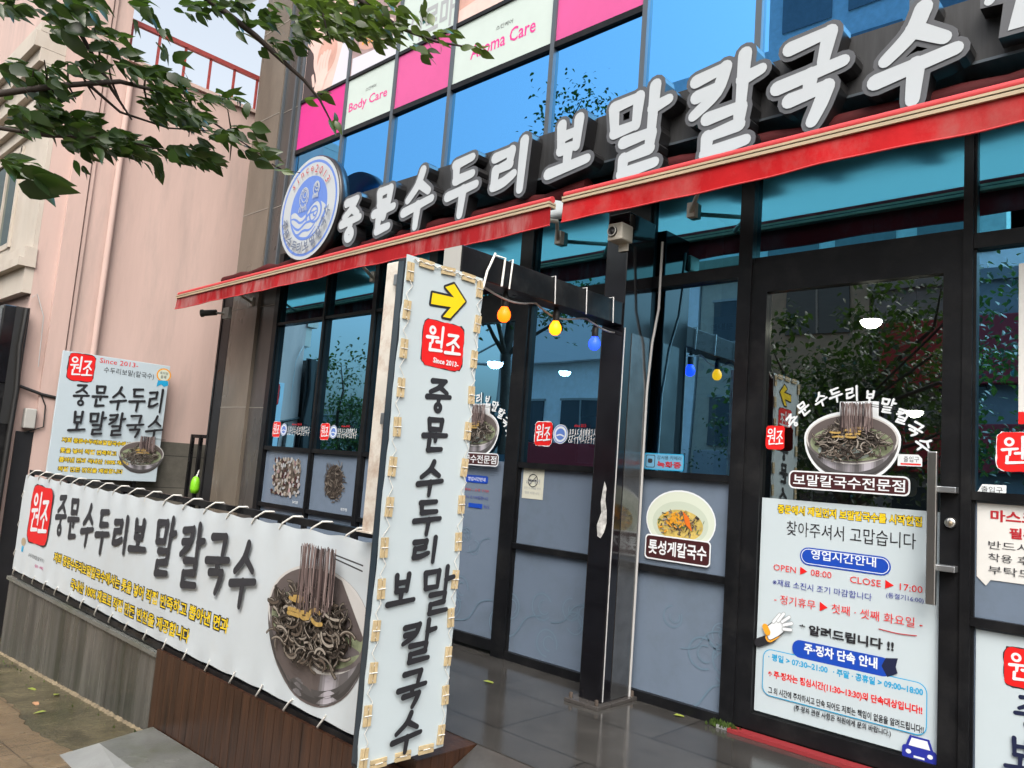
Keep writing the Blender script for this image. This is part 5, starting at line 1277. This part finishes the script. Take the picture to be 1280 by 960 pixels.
# the tree whose boughs hang into the picture; its trunk stands at the kerb, left behind the photographer
T1, tp = tree(-3.9, -6.35, 6.0, 'street tree whose leafy boughs hang into the top left of the picture', 11, nleaf=6500, cr=2.1)
tree(-10.6, -6.5, 15.0, 'tall street tree mirrored in the upper blue glass', 21, nleaf=6500, cr=2.3)
r = random.Random(17)
mbB = MB(); mbL = MB()
def bough(pix, rads, root=None):
    pts = [atD(x, y, d) for x, y, d in pix]
    if root is not None: pts = [Vector(root)]+pts
    mbB.tube(pts, rads if len(rads) == len(pts) else [rads[0]+(rads[-1]-rads[0])*i/(len(pts)-1) for i in range(len(pts))], M['twig'], 7)
    return pts
hub = tp[4]; hub2 = tp[5]
bough([(-330,190,2.6),(-120,150,2.35),(0,117,2.25),(75,107,2.25),(150,102,2.3),(205,116,2.35),(262,150,2.4),(330,196,2.45)], [.03,.020,.011,.008,.007,.006,.0045,.003,.0015], hub)
bough([(-200,-160,2.6),(20,-60,2.35),(85,-10,2.3),(86,18,2.3),(108,55,2.3),(140,112,2.3),(165,150,2.3)], [.03,.02,.012,.008,.006,.005,.004,.002], hub2)
bough([(-60,170,2.2),(0,160,2.2),(60,170,2.2),(140,172,2.25),(205,188,2.3)], [.008,.002], atD(-250,180,2.5))
bough([(110,105,2.27),(150,140,2.3),(210,160,2.35),(280,165,2.4)], [.004,.0015])
bough([(150,-120,2.7),(220,-40,2.5),(262,0,2.45),(320,45,2.45),(352,75,2.45),(380,100,2.45),(400,125,2.45),(418,160,2.45)], [.014,.002], hub2)
bough([(330,-160,2.8),(420,-60,2.6),(450,0,2.55),(500,35,2.55),(545,52,2.55),(602,62,2.55)], [.014,.002], hub2)
bough([(400,-90,2.6),(400,0,2.5),(410,45,2.5)], [.005,.002])
bough([(340,205,2.45),(352,212,2.45),(375,216,2.45)], [.0025,.001])
for (x, y, d) in ((60,106,2.25),(85,106,2.26),(108,104,2.27),(140,103,2.3),(125,70,2.3),(40,108,2.25),(180,110,2.33),(240,138,2.38),(290,170,2.42)):
    bough([(x,y,d),(x+r.uniform(-14,4),y-r.uniform(18,34),d-.02)], [.003,.0012])
    bough([(x,y,d),(x+r.uniform(-6,18),y+r.uniform(16,34),d+.02)], [.003,.0012])
def clump(cx, cy, rx, ry, n, dep=(2.15,2.45), ang=(-.3,.9), size=(.036,.058), m='leaf'):
    """n leaves spread through a clump of real depth round the bough at that spot"""
    for k in range(max(1, int(n*(1.35 if m == 'leaf' else 1.1)))):
        a = r.uniform(0,6.28); q = math.sqrt(r.random()); x = cx+rx*q*math.cos(a); y = cy+ry*q*math.sin(a)
        p = atD(x, y, r.uniform(*dep)); t = r.uniform(*ang)
        d = rt*math.cos(t)-up*math.sin(t)+fw*r.uniform(-.6,.6); n_ = Vector((r.gauss(0,.5),r.gauss(0,.5),1.0))
        if r.random() < .3: n_ = -fw+Vector((r.gauss(0,.4),r.gauss(0,.4),r.gauss(0,.4)))
        leaf_at(mbL, p, d, n_, r.uniform(*size)*r.choice((.7,.9,1,1,1.1)), M[m], fold=r.uniform(-.1,.5), wid=r.uniform(.18,.30), curl=r.uniform(-.05,.45), fine=True)
clump(25,4,38,12,34); clump(95,6,32,14,36); clump(60,30,18,14,9); clump(72,30,14,12,5, size=(.08,.1)); clump(130,44,26,14,16); clump(120,68,22,12,12); clump(148,72,14,10,7)
clump(85,85,34,12,15); clump(110,92,18,8,6); clump(40,100,26,18,26); clump(15,85,18,12,12); clump(65,118,22,12,12); clump(25,130,22,12,10)
clump(70,150,48,16,58); clump(45,152,44,12,34); clump(105,172,30,14,40); clump(140,178,26,17,52); clump(165,185,20,14,26); clump(100,195,12,14,5, ang=(.8,1.4)); clump(188,200,10,14,6, ang=(.8,1.5))
clump(175,88,24,12,20); clump(195,100,24,14,24); clump(215,118,22,16,28); clump(185,125,22,14,22); clump(205,140,26,12,30); clump(235,150,22,12,26); clump(225,190,30,10,34); clump(250,197,18,8,16); clump(255,122,16,9,12); clump(282,118,16,8,10); clump(265,170,20,10,16); clump(300,160,18,8,10); clump(310,185,18,8,12); clump(325,195,12,5,6)
clump(180,18,22,12,7, ang=(.7,1.2)); clump(200,45,8,18,7, ang=(.8,1.3)); clump(165,5,18,8,6); clump(218,80,4,6,2); clump(228,95,4,7,2); clump(307,130,3,7,2, ang=(1.2,1.6))
clump(240,8,26,12,22, (2.35,2.6)); clump(280,8,26,12,20, (2.35,2.6)); clump(310,35,16,10,8, (2.35,2.6)); clump(335,15,20,14,18, (2.4,2.6)); clump(350,50,18,10,10, (2.4,2.6)); clump(345,60,26,8,10, (2.4,2.6)); clump(370,30,12,14,14, (2.4,2.6))
clump(400,25,34,24,90, (2.4,2.75), m='leaflow'); clump(440,28,36,24,95, (2.4,2.75), m='leaflow'); clump(475,40,24,20,46, (2.4,2.75), m='leaflow'); clump(410,5,60,10,70, (2.4,2.75), m='leaflow'); clump(485,10,22,12,18, (2.4,2.7), m='leaflow'); clump(500,25,16,18,14, (2.45,2.65), ang=(.5,1.3), m='leaflow'); clump(520,62,14,9,8, (2.5,2.6), ang=(.3,.9), m='leaflow'); clump(545,42,24,8,14, (2.5,2.6), m='leaflow'); clump(530,10,8,14,5, (2.5,2.6), ang=(1,1.5), m='leaflow'); clump(590,60,12,6,4, (2.5,2.6), ang=(-.3,.6), m='leaflow'); clump(575,60,6,3,2,(2.5,2.6),m='leaflow')
clump(398,120,12,6,4, (2.4,2.5), m='leaflow'); clump(415,148,6,10,4, (2.4,2.5), ang=(1.0,1.5), m='leaflow'); clump(378,122,5,4,2, m='leaflow'); clump(347,212,6,4,3, m='leaflow')
clump(8,202,10,8,7, (2.0,2.2)); clump(22,206,12,6,6, (2.0,2.2)); clump(45,222,14,10,3, (2.0,2.15), ang=(.4,.9), size=(.08,.10)); clump(17,228,8,6,1, (2.0,2.1), size=(.08,.09))
build(mbB, 'hanging_boughs', T1); build(mbL, 'hanging_leaves', T1)
# other kerb trees, mostly seen mirrored in the shop windows
tree(-16.3, -6.5, 5.2, 'street tree down the road mirrored in the left window', 12, nleaf=7000)
tree(5.6, -6.5, 5.2, 'street tree up the road to the right of the shop', 13, nleaf=4500)
tree(-9.0, -15.9, 5.6, 'tree on the far pavement before the beige building', 14, nleaf=4500, group='trees across the street')
tree(-24, -15.9, 6.0, 'tree on the far pavement before the white sign band', 15, nleaf=4500, group='trees across the street')

# ================================================================== ACROSS THE STREET (seen in reflections)
def far_building(x0, x1, h, m, label, floors=3, sign=None, bay=2.6):
    g = gz((x0+x1)/2)-.3
    b = empty('far_shop_building', ((x0+x1)/2,-18.5,g), label, 'building', 'buildings across the street')
    mb = MB(); mb.box(x0, x1, -27, -18, g, g+h, m); mb.box(x0-.1, x1+.1, -27, -17.85, g+h, g+h+.3, m); build(mb, 'wall', b)
    fh = h/floors
    for f in range(floors):
        n = max(1, int((x1-x0)/bay))
        for i in range(n):
            cx = x0+(x1-x0)*(i+.5)/n; z = g+f*fh+(.3 if f == 0 else .9)
            mb = MB(); hw = .95 if f else 1.05; zt_2 = z+(1.5 if f else 2.3)
            mb.box(cx-hw, cx+hw, -17.99, -17.93, z, zt_2, M['farwin']); mb.box(cx-hw-.06, cx+hw+.06, -17.995, -17.90, zt_2, zt_2+.08, M['kerb']); mb.box(cx-.03, cx+.03, -17.93, -17.90, z, zt_2, M['kerb']); build(mb, 'window', b)
    if sign:
        for (sx0, sx1, sz0, sz1, sm) in sign:
            mb = MB(); mb.bbox(sx0, sx1, -17.92, -17.6, g+sz0, g+sz1, M[sm], .02); build(mb, 'sign_band', b)
    return b
far_building(-13.5, -7.6, 9.5, M['beige'], 'beige building across the street opposite the glass door', 3, [(-13.2,-11.0,3.0,3.9,'graybld')])
far_building(-7.5, -1.0, 8.0, M['graybld'], 'gray building with red sign boards across the street', 2, [(-7.2,-3.2,5.2,7.0,'redsign'),(-7.2,-2.0,3.0,4.2,'redsign')])
far_building(-.9, 9, 7.0, M['beige'], 'low beige building across the street at the right', 2, [(0,6,3.0,4.0,'whitesign')])
far_building(-22.0, -13.6, 10.0, M['palebld'], 'gray building with a white sign band across the street', 3, [(-21.6,-14.4,7.2,9.2,'whitesign'),(-21.6,-14.4,3.1,4.2,'redsign')])
far_building(-34, -22.1, 5.6, M['beige'], 'long low cream building across the street further down', 2, [(-33,-25,3.2,4.2,'whitesign')])
far_building(-52, -34.1, 6.0, M['graybld'], 'distant gray block across the street', 3)
tw = empty('tower_block', (-16,-34,-2), 'tall pale office block with horizontal louvres behind the far shops', 'building')
mb = MB(); mb.box(-24.3, -6, -40, -30, -2, 23.4, M['palebld']); mb.box(-16.5, -6, -39, -29.2, -2, 26.5, M['palebld']); build(mb, 'wall', tw)
mb = MB()
for k in range(9): mb.box(-23.6, -19.2, -29.99, -29.8, 17.2+k*.55, 17.45+k*.55, M['whitesign'])
build(mb, 'louvre', tw)
for k in range(6):
    for j in range(3):
        mb = MB(); mb.box(-15.8+j*3.2, -13.4+j*3.2, -29.19, -29.1, 8+k*3.1, 9.9+k*3.1, M['graybld']); build(mb, 'window', tw)
# slim utility pole with arm across the road
up_ = empty('utility_pole', (-19.5,-14.6,gz(-19.5)), 'gray utility pole with a cross arm across the road', 'pole')
mb = MB(); g = gz(-19.5); mb.tube([(-19.5,-15.3,g),(-19.5,-15.3,g+9)], [.16,.12], M['graypl'], 12); build(mb, 'pole', up_)
mb = MB(); mb.tube([(-19.5,-15.3,g+6.4),(-22.5,-15.2,g+6.7)], .06, M['graypl'], 8); mb.tube([(-19.5,-15.3,g+7.4),(-21.6,-15.2,g+6.62)], .04, M['graypl'], 8); build(mb, 'arm', up_)
# road lines
mb = MB()
for i in range(18):
    x = -60+i*6; mb.add([(x,-11.12,gz(x)-.125),(x+3,-11.12,gz(x+3)-.125),(x+3,-10.98,gz(x+3)-.125),(x,-10.98,gz(x)-.125)], [(0,1,2,3)], M['line'])
build(mb, 'lane_marking', kind='structure')

# ================================================================== SMALL THINGS ON THE GROUND
r = random.Random(31)
def ground_leaf(x, y, z, c, label):
    mb = MB(); a = r.uniform(0,6.28); leaf_at(mb, Vector((x,y,z+.006)), Vector((math.cos(a),math.sin(a),.02)), Vector((0,0,1)), .09, c, fold=.12, wid=.27)
    build(mb, 'fallen_leaf', None, label, 'leaf', 'fallen leaves on the wet ground')
M['drygr'] = mat('fallen_leaf_green', (.25,.30,.05), .5); M['drybr'] = mat('fallen_leaf_tan', (.45,.24,.13), .5)
def onGnd(x, y):
    q = ray(x, y); t = (GA+.008-CAM.z+GB*CAM.x)/(q.z-GB*q.x); return CAM+q*t
for (px, py, c, lab) in ((42,878,'drybr','tan fallen leaf on the mossy strip below the banner'),(34,861,'drygr','yellow green fallen leaf near the foot of the gray wall'),(68,870,'drygr','green fallen leaf close to the mortar strip'),(58,890,'drygr','small green leaf lying on the mossy strip middle')):
    p = onGnd(px, py); ground_leaf(p.x, p.y, p.z, M[c], lab)
for (x, y, lab) in ((-2.55,-.13,'green fallen leaf on the wet tiles below the seafood panel'),(-3.7,-.62,'pale fallen leaf on the wet tiles behind the arrow sign')): ground_leaf(x, y, .002, M['drygr'], lab)
mb = MB(); r2 = random.Random(8)
for k in range(60):
    x = -2.25+r2.gauss(0,.05); y = -.085+r2.gauss(0,.012); a = r2.uniform(0,6.28)
    leaf_at(mb, Vector((x,y,.002)), Vector((math.cos(a)*.4,math.sin(a)*.4,1)), Vector((math.cos(a),math.sin(a),0)), r2.uniform(.02,.05), M['leaflow'])
build(mb, 'weeds', kind='stuff')
mb = MB()
for k in range(22):
    x = -9.3+r2.random()**1.6*3.9; y = -1.96-abs(r2.gauss(0,.05)); a = r2.uniform(0,6.28)
    leaf_at(mb, Vector((x,y,gz(x)+.01)), Vector((math.cos(a)*.5,math.sin(a)*.5,1)), Vector((math.cos(a),math.sin(a),0)), r2.uniform(.015,.035), M['leaflow'])
build(mb, 'wall_foot_weeds', kind='stuff')
